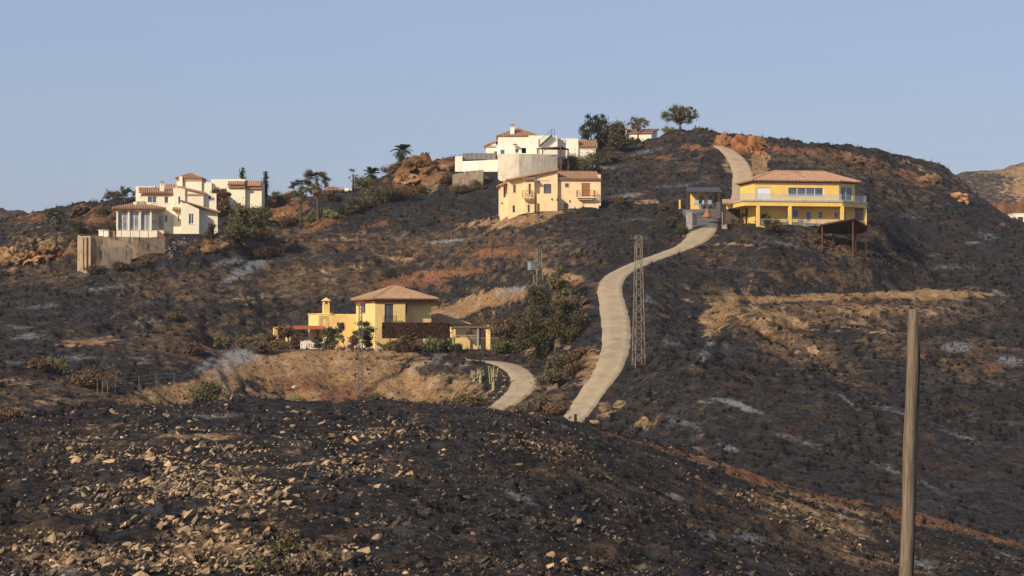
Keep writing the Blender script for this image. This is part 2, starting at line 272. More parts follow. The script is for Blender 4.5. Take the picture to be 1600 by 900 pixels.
add_road('dirt_track', [(1146,322,1.5),(1156,308,1.6),(1160,290,1.95),(1160,270,1.95),(1151,250,1.8),(1136,234,1.5),(1122,228,1.2)])

# ------------------------------------------------------------------ material helpers
class NG:
    def __init__(s, name, rough=0.9, spec=0.2):
        s.m = bpy.data.materials.new(name); s.m.use_nodes = True; s.t = s.m.node_tree
        s.b = s.t.nodes['Principled BSDF']; s.b.inputs['Roughness'].default_value = rough
        s.b.inputs['Specular IOR Level'].default_value = spec
        s.tc = s.n('ShaderNodeTexCoord')
    def n(s, ty, **k):
        x = s.t.nodes.new(ty)
        for a, v in k.items(): setattr(x, a, v)
        return x
    def l(s, a, b): s.t.links.new(a, b)
    def src(s, v, sock):
        if hasattr(v, 'is_output') or hasattr(v, 'links'): s.l(v, sock)
        elif isinstance(v, (tuple, list)): sock.default_value = (*v[:3], 1) if len(sock.default_value) == 4 else v
        else: sock.default_value = v
    def noise(s, scale, detail=4, rough=0.6, dist=0.0, vec=None, off=None):
        x = s.n('ShaderNodeTexNoise'); x.inputs['Scale'].default_value = scale; x.inputs['Detail'].default_value = detail
        x.inputs['Roughness'].default_value = rough; x.inputs['Distortion'].default_value = dist
        s.l(vec or s.tc.outputs['Object'], x.inputs['Vector']); return x.outputs[0]
    def vor(s, scale, vec=None, feature='F1'):
        x = s.n('ShaderNodeTexVoronoi', feature=feature); x.inputs['Scale'].default_value = scale
        s.l(vec or s.tc.outputs['Object'], x.inputs['Vector']); return x
    def mapping(s, scale=(1, 1, 1), rot=(0, 0, 0)):
        x = s.n('ShaderNodeMapping'); x.inputs['Scale'].default_value = scale; x.inputs['Rotation'].default_value = rot
        s.l(s.tc.outputs['Object'], x.inputs['Vector']); return x.outputs[0]
    def ss(s, v, a, b, lo=0.0, hi=1.0):
        x = s.n('ShaderNodeMapRange', interpolation_type='SMOOTHSTEP'); s.src(v, x.inputs[0])
        for i, q in enumerate((a, b, lo, hi)): x.inputs[i + 1].default_value = q
        return x.outputs[0]
    def mth(s, op, a, b=0.0, c=0.0):
        x = s.n('ShaderNodeMath', operation=op); s.src(a, x.inputs[0]); s.src(b, x.inputs[1]); s.src(c, x.inputs[2]); return x.outputs[0]
    def mix(s, f, a, b):
        x = s.n('ShaderNodeMix', data_type='RGBA'); s.src(f, x.inputs[0]); s.src(a, x.inputs[6]); s.src(b, x.inputs[7]); return x.outputs[2]
    def mul(s, f, a, b):
        x = s.n('ShaderNodeMix', data_type='RGBA', blend_type='MULTIPLY'); s.src(f, x.inputs[0]); s.src(a, x.inputs[6]); s.src(b, x.inputs[7]); return x.outputs[2]
    def attr(s, name):
        x = s.n('ShaderNodeAttribute', attribute_name=name); return x
    def bump(s, h, strength=0.5, dist=0.1):
        x = s.n('ShaderNodeBump'); x.inputs['Strength'].default_value = strength; x.inputs['Distance'].default_value = dist
        s.l(h, x.inputs['Height']); s.l(x.outputs[0], s.b.inputs['Normal'])
    def col(s, c): s.src(c, s.b.inputs['Base Color']); return s.m
MATS = {}
def plaster(name, c, stain=0.25, rough=0.9):
    if name in MATS: return MATS[name]
    g = NG(name, rough, 0.15)
    a = g.noise(0.6, 5, 0.6); b = g.noise(5, 4, 0.6, vec=g.mapping((1, 1, 0.12)))
    stain = min(.8, stain * 1.7); d = tuple(x * (1 - stain) for x in c)
    f = g.mth('MULTIPLY', g.ss(a, 0.35, 0.65), g.ss(b, 0.35, 0.7))
    k = g.mix(f, c, (d[0], d[1] * 0.97, d[2] * 0.92))
    g.bump(g.noise(9, 5, 0.7), 0.25, 0.03); MATS[name] = g.col(k); return MATS[name]
def plain(name, c, rough=0.7, var=0.25, scale=3.0, metal=0.0, spec=0.3):
    if name in MATS: return MATS[name]
    g = NG(name, rough, spec); g.b.inputs['Metallic'].default_value = metal
    k = g.mix(g.ss(g.noise(scale, 5, 0.65), 0.3, 0.7), c, tuple(x * (1 - var) for x in c))
    g.bump(g.noise(scale * 5, 3, 0.6), 0.2, 0.02)
    MATS[name] = g.col(k); return MATS[name]
def glass(name='window_glass', c=(0.05, 0.06, 0.075)):
    if name in MATS: return MATS[name]
    g = NG(name, 0.12, 0.8); k = g.mix(g.ss(g.noise(0.8, 2), 0.35, 0.65), c, tuple(x * 1.8 for x in c)); MATS[name] = g.col(k); return MATS[name]
def tinted(name, c, rough=0.9, var=0.3, scale=4.0, spec=0.1, trans=0.0):
    if name in MATS: return MATS[name]
    g = NG(name, rough, spec); t = g.attr('tint').outputs['Color']
    k = g.mul(1.0, t, g.mix(g.ss(g.noise(scale, 5, 0.65), 0.3, 0.7), c, tuple(x * (1 - var) for x in c)))
    g.bump(g.noise(scale * 4, 4, 0.7), 0.5, 0.04)
    MATS[name] = g.col(k); return MATS[name]

# ground: charred soil with bare soil and ash showing through
def ground_mat():
    g = NG('charred_ground', 0.95, 0.12)
    och = g.attr('ochre').outputs['Fac']; red = g.attr('red').outputs['Fac']; ash = g.attr('ash').outputs['Fac']; bro = g.attr('brown').outputs['Fac']; near = g.attr('near').outputs['Fac']; stp = g.attr('steep').outputs['Fac']
    n1 = g.noise(0.09, 6, 0.62, 0.3); n2 = g.noise(0.55, 8, 0.66, 0.2); n3 = g.noise(2.6, 6, 0.7); n4 = g.noise(9.0, 4, 0.7)
    n5 = g.noise(0.22, 8, 0.7, 0.6, vec=g.mapping((0.8, 0.35, 1.6), (0, 0, R(30))))
    fine = g.mix(g.ss(near, 0, 1), n3, n4)
    char = g.mix(g.ss(n3, 0.36, 0.62), (0.0145, 0.013, 0.013), (0.058, 0.053, 0.052))
    char = g.mix(g.mth('MULTIPLY', g.ss(n2, 0.5, 0.62), 0.6), char, (0.082, 0.077, 0.078))
    brown = g.mix(g.ss(n3, 0.35, 0.65), (0.05, 0.031, 0.02), (0.125, 0.075, 0.044))
    fb = g.ss(g.mth('ADD', g.mth('MULTIPLY', n5, 0.6), g.mth('MULTIPLY', n2, 0.5)), 0.54, 0.64)
    st_ = g.noise(1.0, 8, 0.72, 0.4, vec=g.mapping((0.75, 0.35, 1.3), (0, R(18), R(-28))))
    fb2 = g.ss(g.mth('ADD', g.mth('MULTIPLY', bro, 0.30), g.mth('MULTIPLY', g.mth('ADD', st_, n2), 0.5)), 0.60, 0.74)
    c = g.mix(g.mth('MULTIPLY', fb, 0.7), char, brown)
    c = g.mix(g.mth('MULTIPLY', fb2, 0.9), c, g.mix(g.ss(st_, 0.4, 0.65), (0.075, 0.049, 0.033), (0.24, 0.155, 0.088)))
    tan = g.mix(g.ss(n3, 0.3, 0.7), (0.52, 0.315, 0.145), (0.27, 0.15, 0.07))
    tan = g.mix(g.ss(n2, 0.5, 0.7), tan, (0.55, 0.41, 0.26))
    orange = g.mix(g.ss(n3, 0.3, 0.7), (0.42, 0.205, 0.10), (0.15, 0.07, 0.04))
    brk = g.mth('ADD', g.mth('MULTIPLY', n2, 1.35), g.mth('ADD', g.mth('MULTIPLY', fine, 0.8), -0.375))     # about 0.7 on average
    def lay(c, colr, m, hard=0.10, k=1.25, o=1.10):
        f = g.ss(g.mth('ADD', g.mth('MULTIPLY', m, k * 0.62), brk), o - hard, o + hard)
        return g.mix(f, c, colr), f
    c, _ = lay(c, g.mix(0.75, tan, brown), stp, 0.16, 0.55, 1.12)
    c, f1 = lay(c, tan, och); c, f2 = lay(c, orange, red)
    ashc = g.mix(g.ss(n3, 0.4, 0.6), (0.46, 0.46, 0.47), (0.22, 0.218, 0.222))
    nb = g.noise(1.4, 8, 0.72, 0.5, vec=g.mapping((1.0, 0.5, 1.4), (0, 0, R(-20))))
    fa = g.ss(g.mth('ADD', g.mth('MULTIPLY', ash, 0.44), nb), 0.63, 0.93)
    c = g.mix(g.mth('MULTIPLY', fa, g.ss(n4, 0.36, 0.58, 0.35, 1.0)), c, ashc)
    # thin dusting of ash and scorched stubble everywhere
    c = g.mix(g.mth('MULTIPLY', g.ss(g.noise(0.35, 9, 0.78, 0.4), 0.53, 0.66), 0.5), c, (0.135, 0.132, 0.136))
    # charred stubs, denser where soil is dark
    vo = g.vor(1.3); sp_f = g.ss(vo.outputs['Distance'], 0.16, 0.3, 1, 0)
    c = g.mix(g.mth('MULTIPLY', sp_f, 0.55), c, (0.012, 0.011, 0.011))
    h = g.mth('ADD', g.mth('MULTIPLY', n3, 1.0), g.mth('MULTIPLY', n4, 0.45)); 
    g.bump(g.mth('ADD', h, g.mth('MULTIPLY', n2, 1.6)), 1.0, 0.6)
    return g.col(c)
def road_mat(name, c1, c2, dark, JOINT=1.0):
    g = NG(name, 0.92, 0.2)
    n = g.noise(0.5, 7, 0.65); m = g.noise(6, 5, 0.7)
    edge = g.attr('edge').outputs['Fac']
    c = g.mix(g.ss(n, 0.35, 0.65), c1, c2); c = g.mix(g.mth('MULTIPLY', g.ss(m, 0.5, 0.75), 0.4), c, dark)
    c = g.mix(g.mth('MULTIPLY', g.ss(g.noise(0.22, 5, 0.7, 0.5), 0.52, 0.6), 0.35), c, dark)
    jv = g.vor(0.28, feature='DISTANCE_TO_EDGE'); c = g.mix(g.ss(jv.outputs['Distance'], 0.0, 0.012, 0.55, 0), c, dark)
    al = g.mth('FRACT', g.mth('DIVIDE', g.mth('ADD', g.attr('along').outputs['Fac'], g.mth('MULTIPLY', n, 0.5)), 5.5)); jt = g.ss(al, 0.0, 0.028, 0.6 * JOINT, 0)
    c = g.mix(jt, c, dark); c = g.mix(g.mth('MULTIPLY', g.ss(g.noise(1.6, 6, 0.75), 0.56, 0.68), 0.4), c, dark)
    run = g.attr('rut').outputs['Fac']
    c = g.mix(g.mth('MULTIPLY', run, g.ss(g.noise(0.9, 5), 0.3, 0.7)), c, tuple(x * 1.12 for x in c1))
    c = g.mix(g.ss(g.mth('ADD', edge, g.mth('MULTIPLY', g.noise(1.2, 6, 0.7), 0.5)), 1.05, 1.3), c, dark)
    g.bump(g.mth('ADD', m, n), 0.4, 0.04); return g.col(c)

def mesh_np(name, V, F, mat=None, parent=None, attrs=None, smooth=False, tri=None):
    me = bpy.data.meshes.new(name); V = np.ascontiguousarray(V, np.float32)
    me.vertices.add(len(V)); me.vertices.foreach_set('co', V.ravel())
    F = np.ascontiguousarray(F, np.int32); k = F.shape[1]
    me.loops.add(F.size); me.loops.foreach_set('vertex_index', F.ravel())
    me.polygons.add(len(F)); me.polygons.foreach_set('loop_start', np.arange(0, F.size, k, dtype=np.int32))
    me.update(calc_edges=True)
    if smooth: me.polygons.foreach_set('use_smooth', np.ones(len(F), bool))
    for an, av in (attrs or {}).items():
        av = np.asarray(av, np.float32)
        if av.ndim == 1: a = me.attributes.new(an, 'FLOAT', 'POINT'); a.data.foreach_set('value', av)
        else:
            a = me.color_attributes.new(an, 'FLOAT_COLOR', 'POINT')
            if av.shape[1] == 3: av = np.hstack([av, np.ones((len(av), 1), np.float32)])
            a.data.foreach_set('color', av.ravel())
    if mat: me.materials.append(mat)
    o = bpy.data.objects.new(name, me); COL.objects.link(o)
    if parent: o.parent = parent
    return o
def tag(o, label=None, cat=None, group=None, kind=None):
    if label: o['label'] = label
    if cat: o['category'] = cat
    if group: o['group'] = group
    if kind: o['kind'] = kind
    return o

# ------------------------------------------------------------------ the ground sheet
def build_ground():
    rows = []
    for k, n in enumerate(NR):
        t = np.arange(n) / n
        rows.append((k, t))
    Ds = []
    for k, t in rows:
        Ds.append(DK[k][None, :] * (1 - t[:, None]) + DK[k + 1][None, :] * t[:, None])
    Ds.append(DK[-1][None, :]); D = np.vstack(Ds)
    # keep the horizon wide
    U = np.repeat(U0[None, :], len(D), 0); X = U * D
    far = D > 800; X = np.where(far, X * (1 + (D - 800) / 1200), X)
    Z = height(X, D)
    nr, nc = D.shape
    V = np.stack([X, D, Z], -1).reshape(-1, 3)
    i = np.arange(nr * nc).reshape(nr, nc)
    F = np.stack([i[:-1, :-1], i[:-1, 1:], i[1:, 1:], i[1:, :-1]], -1).reshape(-1, 4)
    s, px, py, far = soils(X.ravel(), D.ravel(), Z.ravel())
    gx = np.gradient(Z, axis=1) / np.maximum(0.05, np.gradient(X, axis=1)); gy = np.gradient(Z, axis=0) / np.maximum(0.05, np.gradient(D, axis=0))
    st = sst(np.hypot(gx, gy).ravel(), 0.45, 1.5)
    o = mesh_np('ground', V, F, ground_mat(), attrs={'ochre': s['ochre'], 'red': s['red'], 'ash': s['ash'], 'near': 1 - far, 'steep': st, 'brown': s['brown']}, smooth=True)
    tag(o, 'charred hillside with tan and orange bare soil and pale ash', kind='structure'); print('ground', len(V))
build_ground()
def ribbon(name, pts, hw, mat, label, lift=0.05, nx=9, crown=0.03):
    n = len(pts); T = np.gradient(pts[:, :2], axis=0); T /= np.linalg.norm(T, axis=1)[:, None]; Nn = np.stack([T[:, 1], -T[:, 0]], -1)
    V = []; E = []; Rt = []; AL = []
    wob = fbm(np.arange(n) * 1.0, np.zeros(n), 3, 3, 5) * 0.5
    wob2 = fbm(np.arange(n) * 1.0, np.ones(n) * 50, 3, 3, 9) * 0.5
    for j in range(nx):
        s = -1 + 2 * j / (nx - 1)
        ww = hw + np.where(s < 0, wob, wob2) * 0.35
        xy = pts[:, :2] + Nn * (s * ww)[:, None]
        V.append(np.column_stack([xy, pts[:, 2] + lift + crown * (1 - s * s) - (0.25 if abs(s) == 1 else 0)]))
        E.append(np.full(n, abs(s))); AL.append(np.concatenate([[0], np.cumsum(np.hypot(*np.diff(pts[:, :2], axis=0).T))])); Rt.append(np.full(n, math.exp(-((abs(s) - 0.45) / 0.16) ** 2)))
    V = np.stack(V, 1).reshape(-1, 3); i = np.arange(n * nx).reshape(n, nx)
    F = np.stack([i[:-1, :-1], i[1:, :-1], i[1:, 1:], i[:-1, 1:]], -1).reshape(-1, 4)[:, ::-1]
    o = mesh_np(name, V, F, mat, attrs={'along': np.stack(AL, 1).ravel(), 'edge': np.stack(E, 1).ravel(), 'rut': np.stack(Rt, 1).ravel()}, smooth=True)
    return tag(o, label, kind='structure')
RM = road_mat('pale_concrete_road', (0.385, 0.30, 0.19), (0.32, 0.245, 0.155), (0.16, 0.13, 0.10))
AM = road_mat('grey_asphalt', (0.15, 0.14, 0.135), (0.11, 0.105, 0.10), (0.07, 0.066, 0.064))
DM = road_mat('dirt_road_gravel', (0.40, 0.30, 0.19), (0.34, 0.25, 0.155), (0.22, 0.155, 0.10), 0.0)
def dense(name, k=3):
    pts, hw = RD[name]; t = np.linspace(0, len(pts) - 1, (len(pts) - 1) * k + 1); ix = np.arange(len(pts))
    return np.column_stack([np.interp(t, ix, pts[:, c]) for c in range(3)]), np.interp(t, ix, hw)
ribbon('road', *dense('hill_road'), RM, 'pale concrete road winding up the burnt hillside')
ribbon('driveway', *dense('driveway'), RM, 'curving pale driveway below the gate of the yellow house', lift=0.06)
ribbon('asphalt_yard', *dense('yard_ramp'), AM, 'grey asphalt yard at the top of the road', lift=0.08)
ribbon('dirt_track', *dense('dirt_track'), DM, 'pale dirt track climbing to the crest of the hill', lift=0.04)
# far hills behind
def far_hill(name, label, crest, D, z0, amp, depth, mat):
    n = 260; m = 50; px = np.linspace(crest[0][0], crest[-1][0], n)
    top = pchip([c[0] for c in crest], [c[1] for c in crest], px)
    u, v = ray(px, top); X0 = u * D; ZT = CZ + v * D
    V = []
    for j in range(m):
        t = j / (m - 1); s = (t * 2 - 1)           # front to back
        Y = D + s * depth * (1.0 if s < 0 else 0.6); prof = (1 - abs(s) ** 1.5)
        X = X0 * (1 + 0 * s)
        Z = z0 + (ZT - z0) * prof + amp * ((ridged(X, np.full(n, Y), depth * 0.25, 5, 3) - 0.5) * min(1, 1.6 * (1 - abs(s)) + .25))
        V.append(np.column_stack([X, np.full(n, Y), Z]))
    V = np.vstack(V); i = np.arange(n * m).reshape(m, n)
    F = np.stack([i[:-1, :-1], i[:-1, 1:], i[1:, 1:], i[1:, :-1]], -1).reshape(-1, 4)
    a = .35 + .75 * sst(fbm(V[:, 0], V[:, 1], depth * 0.3, 4, 8), -0.3, 0.2)
    rr, oo, aa = mat
    o = mesh_np(name, V, F, bpy.data.materials['charred_ground'], attrs={'ochre': a * oo, 'red': a * rr, 'ash': aa * (1 - a), 'near': a * 0, 'steep': a * 0, 'brown': a * 0 + .5}, smooth=True)
    tag(o, label, kind='structure')
far_hill('rocky_ridge', 'orange rocky ridge at the right behind the burnt slope', [(1380, 300), (1450, 275), (1500, 278), (1540, 290), (1575, 303), (1610, 312), (1680, 320), (1800, 330), (2300, 380)], 520, 5, 2.6, 45, (1.5, 0.5, 0.0))
far_hill('hill', 'distant scorched hill on the right skyline', [(1300, 300), (1420, 280), (1500, 269), (1560, 263), (1620, 262), (1750, 268), (2000, 300), (2400, 380)], 900, 0, 2.0, 180, (0.1, 0.72, 0.4))
far_hill('hill', 'distant dark hill on the left skyline', [(-1100, 330), (-500, 300), (-200, 315), (0, 333), (40, 342), (90, 352), (160, 400), (300, 470)], 800, -5, 6, 160, (0.1, 0.3, 0.6))
# ------------------------------------------------------------------ building helpers
class MB:
    def __init__(s): s.v = []; s.f = []
    def quad(s, *p):
        i = len(s.v); s.v += [tuple(q) for q in p]; s.f.append(tuple(range(i, i + len(p))))
    def box(s, x0, x1, y0, y1, z0, z1):
        i = len(s.v)
        s.v += [(x0,y0,z0),(x1,y0,z0),(x1,y1,z0),(x0,y1,z0),(x0,y0,z1),(x1,y0,z1),(x1,y1,z1),(x0,y1,z1)]
        for q in ((0,3,2,1),(4,5,6,7),(0,1,5,4),(1,2,6,5),(2,3,7,6),(3,0,4,7)): s.f.append(tuple(i + k for k in q))
    def beam(s, a, b, w, h=None):
        a = Vector(a); b = Vector(b); h = h or w; d = (b - a).normalized()
        u = d.cross(Vector((0, 0, 1))); u = Vector((1, 0, 0)) if u.length < 1e-3 else u.normalized(); t = u.cross(d)
        i = len(s.v)
        for p in (a, b):
            for (x, y) in ((-1,-1),(1,-1),(1,1),(-1,1)): s.v.append(tuple(p + u * x * w / 2 + t * y * h / 2))
        for q in ((0,3,2,1),(4,5,6,7),(0,1,5,4),(1,2,6,5),(2,3,7,6),(3,0,4,7)): s.f.append(tuple(i + k for k in q))
    def tube(s, pts, rad, n=6, cap=True):
        pts = [Vector(p) for p in pts]; rad = rad if isinstance(rad, (list, tuple)) else [rad] * len(pts)
        base = len(s.v)
        for k, p in enumerate(pts):
            d = (pts[min(k + 1, len(pts) - 1)] - pts[max(k - 1, 0)]).normalized()
            u = d.cross(Vector((0.13, 0.2, 1))).normalized() if abs(d.z) < .95 else d.cross(Vector((1, 0, 0))).normalized(); t = d.cross(u)
            for j in range(n):
                a = 2 * math.pi * j / n; s.v.append(tuple(p + (u * math.cos(a) + t * math.sin(a)) * rad[k]))
        for k in range(len(pts) - 1):
            for j in range(n):
                a = base + k * n + j; b = base + k * n + (j + 1) % n; s.f.append((a, b, b + n, a + n))
        if cap:
            s.f.append(tuple(base + j for j in range(n))[::-1]); s.f.append(tuple(base + (len(pts) - 1) * n + j for j in range(n)))
    def lathe(s, prof, cx=0, cy=0, n=10):
        base = len(s.v)
        for (r, z) in prof:
            for j in range(n): a = 2 * math.pi * j / n; s.v.append((cx + r * math.cos(a), cy + r * math.sin(a), z))
        for k in range(len(prof) - 1):
            for j in range(n):
                a = base + k * n + j; b = base + k * n + (j + 1) % n; s.f.append((a, b, b + n, a + n))
        s.f.append(tuple(base + (len(prof) - 1) * n + j for j in range(n)))
    def build(s, name, mat, parent=None, smooth=False):
        me = bpy.data.meshes.new(name); me.from_pydata(s.v, [], s.f); me.update()
        if mat: me.materials.append(mat)
        if smooth: me.polygons.foreach_set('use_smooth', [True] * len(me.polygons))
        o = bpy.data.objects.new(name, me); COL.objects.link(o)
        if parent: o.parent = parent
        return o
def thing(name, label, cat, loc, rz=0, group=None):
    o = bpy.data.objects.new(name, None); COL.objects.link(o); o.location = loc; o.rotation_euler = (0, 0, rz)
    o.empty_display_size = 0.5
    return tag(o, label, cat, group)
def copy_tree(o, parent=None):
    c = o.copy(); COL.objects.link(c)
    if parent: c.parent = parent
    for ch in list(o.children): copy_tree(ch, c)
    return c

ROOFM = {}
def roof_mat(name, c):
    if name in MATS: return MATS[name]
    g = NG(name, 0.9, 0.1); n = g.noise(1.6, 6, 0.7); v = g.noise(6.5, 3, 0.6)
    k = g.mix(g.ss(n, 0.35, 0.65), c, tuple(x * 0.72 for x in c)); k = g.mix(g.mth('MULTIPLY', g.ss(v, 0.45, 0.6), 0.5), k, (c[0] * 1.15, c[1] * 1.25, c[2] * 1.35))
    k = g.mix(g.mth('MULTIPLY', g.ss(g.noise(0.5, 6), 0.55, 0.7), 0.4), k, (0.10, 0.08, 0.065))
    g.bump(v, 0.3, 0.05); MATS[name] = g.col(k); return MATS[name]
class House:
    def __init__(s, name, label, cat, px, py, D, rot, wall, roof, frame):
        s.p = P(px, py, D); s.rot = R(rot); s.e = thing(name, label, cat, s.p, s.rot)
        s.wall = wall; s.roofm = roof; s.frame = frame; s.W = MB(); s.extra = {}
        s.c, s.s = math.cos(s.rot), math.sin(s.rot)
    # photo position -> local coordinate on a vertical plane (y=const: 'f', x=const: 'l')
    def on(s, px, py, ax, val):
        u, v = ray(px, py); u = float(u); v = float(v)
        # point (uD, D) = p + R(x,y)
        # local x = (uD-px)*c + (D-py)*s ; local y = -(uD-px)*s + (D-py)*c
        if ax == 'f': D = (val - s.p.x * s.s + s.p.y * s.c) / (-u * s.s + s.c); 
        else: D = (val + s.p.x * s.c + s.p.y * s.s) / (u * s.c + s.s)
        X = u * D - s.p.x; Y = D - s.p.y
        lx = X * s.c + Y * s.s; ly = -X * s.s + Y * s.c
        return (lx if ax == 'f' else ly), CZ + v * D - s.p.z
    def rect(s, r, ax, val):
        a, z1 = s.on(r[0], r[1], ax, val); b, z0 = s.on(r[2], r[3], ax, val)
        return (min(a, b), max(a, b), z0, z1)
    # wall panel from (x0,y0) to (x1,y1), outward normal to the right of travel, openings in (t0,t1,z0,z1) along it
    def panel(s, a, b, z0, z1, ops=(), depth=0.22, mb=None, z1b=None):
        mb = mb or s.W; a = Vector(a); b = Vector(b); L = (b - a).length; d = (b - a) / L; nrm = Vector((d.y, -d.x))
        def pt(t, z, o=0): q = a + d * t - nrm * o; return (q.x, q.y, z)
        ops = [(max(0.01, o[0]), min(L - 0.01, o[1]), max(z0, o[2]), min(z1 - .02, o[3])) for o in ops if o[1] > 0.02 and o[0] < L - 0.02]
        xs = sorted({0, L, *[o[0] for o in ops], *[o[1] for o in ops]}); zs = sorted({z0, z1, *[o[2] for o in ops], *[o[3] for o in ops]})
        for i in range(len(xs) - 1):
            for j in range(len(zs) - 1):
                cx = (xs[i] + xs[i + 1]) / 2; cz = (zs[j] + zs[j + 1]) / 2
                if any(o[0] < cx < o[1] and o[2] < cz < o[3] for o in ops): continue
                mb.quad(pt(xs[i], zs[j]), pt(xs[i + 1], zs[j]), pt(xs[i + 1], zs[j + 1]), pt(xs[i], zs[j + 1]))
        for (t0, t1, q0, q1) in ops:
            mb.quad(pt(t0, q0), pt(t0, q1), pt(t0, q1, depth), pt(t0, q0, depth)); mb.quad(pt(t1, q1), pt(t1, q0), pt(t1, q0, depth), pt(t1, q1, depth))
            mb.quad(pt(t0, q1), pt(t1, q1), pt(t1, q1, depth), pt(t0, q1, depth)); mb.quad(pt(t1, q0), pt(t0, q0), pt(t0, q0, depth), pt(t1, q0, depth))
    # rectangular block; openings per face: dict face -> list of (pixel rect, kind)
    def block(s, x0, x1, y0, y1, z0, z1, ops=None, top=True, faces='flrb', mb=None):
        ops = ops or {}; mb2 = mb or s.W
        def conv(face):
            out = []
            for (r, kind) in ops.get(face, ()):
                if face == 'f': a, b, q0, q1 = s.rect(r, 'f', y0); out.append((a - x0, b - x0, q0, q1, kind))
                elif face == 'r': a, b, q0, q1 = s.rect(r, 'l', x1); out.append((a - y0, b - y0, q0, q1, kind))
                elif face == 'l': a, b, q0, q1 = s.rect(r, 'l', x0); out.append((y1 - b, y1 - a, q0, q1, kind))
            return out
        E = {'f': ((x0, y0), (x1, y0)), 'r': ((x1, y0), (x1, y1)), 'b': ((x1, y1), (x0, y1)), 'l': ((x0, y1), (x0, y0))}
        for f in faces:
            o = conv(f); a, b = E[f]
            s.panel(a, b, z0, z1, [q[:4] for q in o], mb=mb2)
            for q in o: s.opening(a, b, q)
        if top: mb2.quad((x0, y0, z1), (x1, y0, z1), (x1, y1, z1), (x0, y1, z1))
    def opening(s, a, b, q):
        t0, t1, z0, z1, kind = q
        a = Vector(a); b = Vector(b); L = (b - a).length; d = (b - a) / L; n = Vector((d.y, -d.x))
        t0 = max(t0, .01); t1 = min(t1, L - .01)
        if t1 - t0 < 0.1 or z1 - z0 < 0.1: return
        def loc(t, o, z): p = a + d * t - n * o; return Vector((p.x, p.y, z))
        def bar(mb, ta, tb, za, zb, o0, o1):
            i = len(mb.v)
            for (t, o) in ((ta, o0), (tb, o0), (tb, o1), (ta, o1)):
                p = loc(t, o, 0); mb.v.append((p.x, p.y, za))
            for (t, o) in ((ta, o0), (tb, o0), (tb, o1), (ta, o1)):
                p = loc(t, o, 0); mb.v.append((p.x, p.y, zb))
            for k in ((0,3,2,1),(4,5,6,7),(0,1,5,4),(1,2,6,5),(2,3,7,6),(3,0,4,7)): mb.f.append(tuple(i + m for m in k))
        if kind.startswith('shutter') or kind.startswith('slab') or kind == 'wooddoor':
            mat = {'shutter': plain('brown_shutter', (0.34, 0.17, 0.08)), 'slab': plain('white_shutter', (0.72, 0.74, 0.76), var=.08), 'wooddoor': plain('wooden_door', (0.22, 0.11, 0.05))}[kind.split('_')[0]]
            m = MB(); n_ = max(3, int((z1 - z0) / 0.28)); bar(m, t0, t1, z0, z1, 0.12, 0.20)
            for k in range(n_): zz = z0 + (z1 - z0) * k / n_; bar(m, t0 + .05, t1 - .05, zz + .04, zz + (z1 - z0) / n_ - .03, 0.095, 0.13)
            m.build('shutter' if kind != 'wooddoor' else 'door', mat, s.e); return
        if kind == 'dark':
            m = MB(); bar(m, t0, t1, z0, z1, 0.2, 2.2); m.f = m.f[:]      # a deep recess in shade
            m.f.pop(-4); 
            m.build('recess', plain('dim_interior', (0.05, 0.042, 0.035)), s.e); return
        nd = {'win': 2, 'win1': 1, 'win4': 4, 'win3': 3, 'french': 2}.get(kind, 1)
        fm = s.frame; m = MB(); fw = 0.07
        bar(m, t0, t1, z0, z0 + fw, .12, .19); bar(m, t0, t1, z1 - fw, z1, .12, .19)
        for k in range(nd + 1):
            t = t0 + (t1 - t0) * k / nd; t = min(max(t, t0 + fw / 2), t1 - fw / 2); bar(m, t - fw / 2, t + fw / 2, z0 + fw, z1 - fw, .122, .188)
        if kind == 'french': bar(m, t0 + fw, t1 - fw, z0 + (z1 - z0) * .3, z0 + (z1 - z0) * .3 + .08, .124, .186)
        w_ = m.build('french_door' if kind == 'french' else 'window', fm, s.e)
        g = MB()
        for k in range(nd): ta = t0 + (t1 - t0) * k / nd + fw / 2; bar(g, ta, t0 + (t1 - t0) * (k + 1) / nd - fw / 2, z0 + fw / 2, z1 - fw / 2, .16, .175)
        g.build('pane', glass(), w_)
        if z0 > 0.5 and kind != 'french':
            g = MB(); bar(g, t0 - .08, t1 + .08, z0 - .07, z0, -0.06, 0.1); g.build('sill', s.wall, w_)
    # tiled roof plane: corners in order eave-left, eave-right, top-right, top-left (top may coincide)
    def plane(s, e0, e1, t1, t0, tiles, slab, pitch=0.30):
        e0, e1, t0, t1 = (Vector(q) for q in (e0, e1, t0, t1))
        u = (e1 - e0); L = u.length; u /= L; tm = (t0 + t1) / 2; n = u.cross(tm - (e0 + e1) / 2).normalized()
        if n.z < 0: n = -n
        th = 0.14; i = len(slab.v); q = [e0, e1, t1, t0]
        slab.v += [tuple(p) for p in q] + [tuple(p - n * th) for p in q]
        slab.f += [(i, i+1, i+2, i+3), (i+7, i+6, i+5, i+4), (i, i+4, i+5, i+1), (i+1, i+5, i+6, i+2), (i+2, i+6, i+7, i+3), (i+3, i+7, i+4, i)]
        v = u.cross(n); v = -v if v.dot(tm - e0) < 0 else v
        H = (t0 - e0).dot(v); a0 = (t0 - e0).dot(u); a1 = (t1 - e0).dot(u)
        k = int(L / pitch)
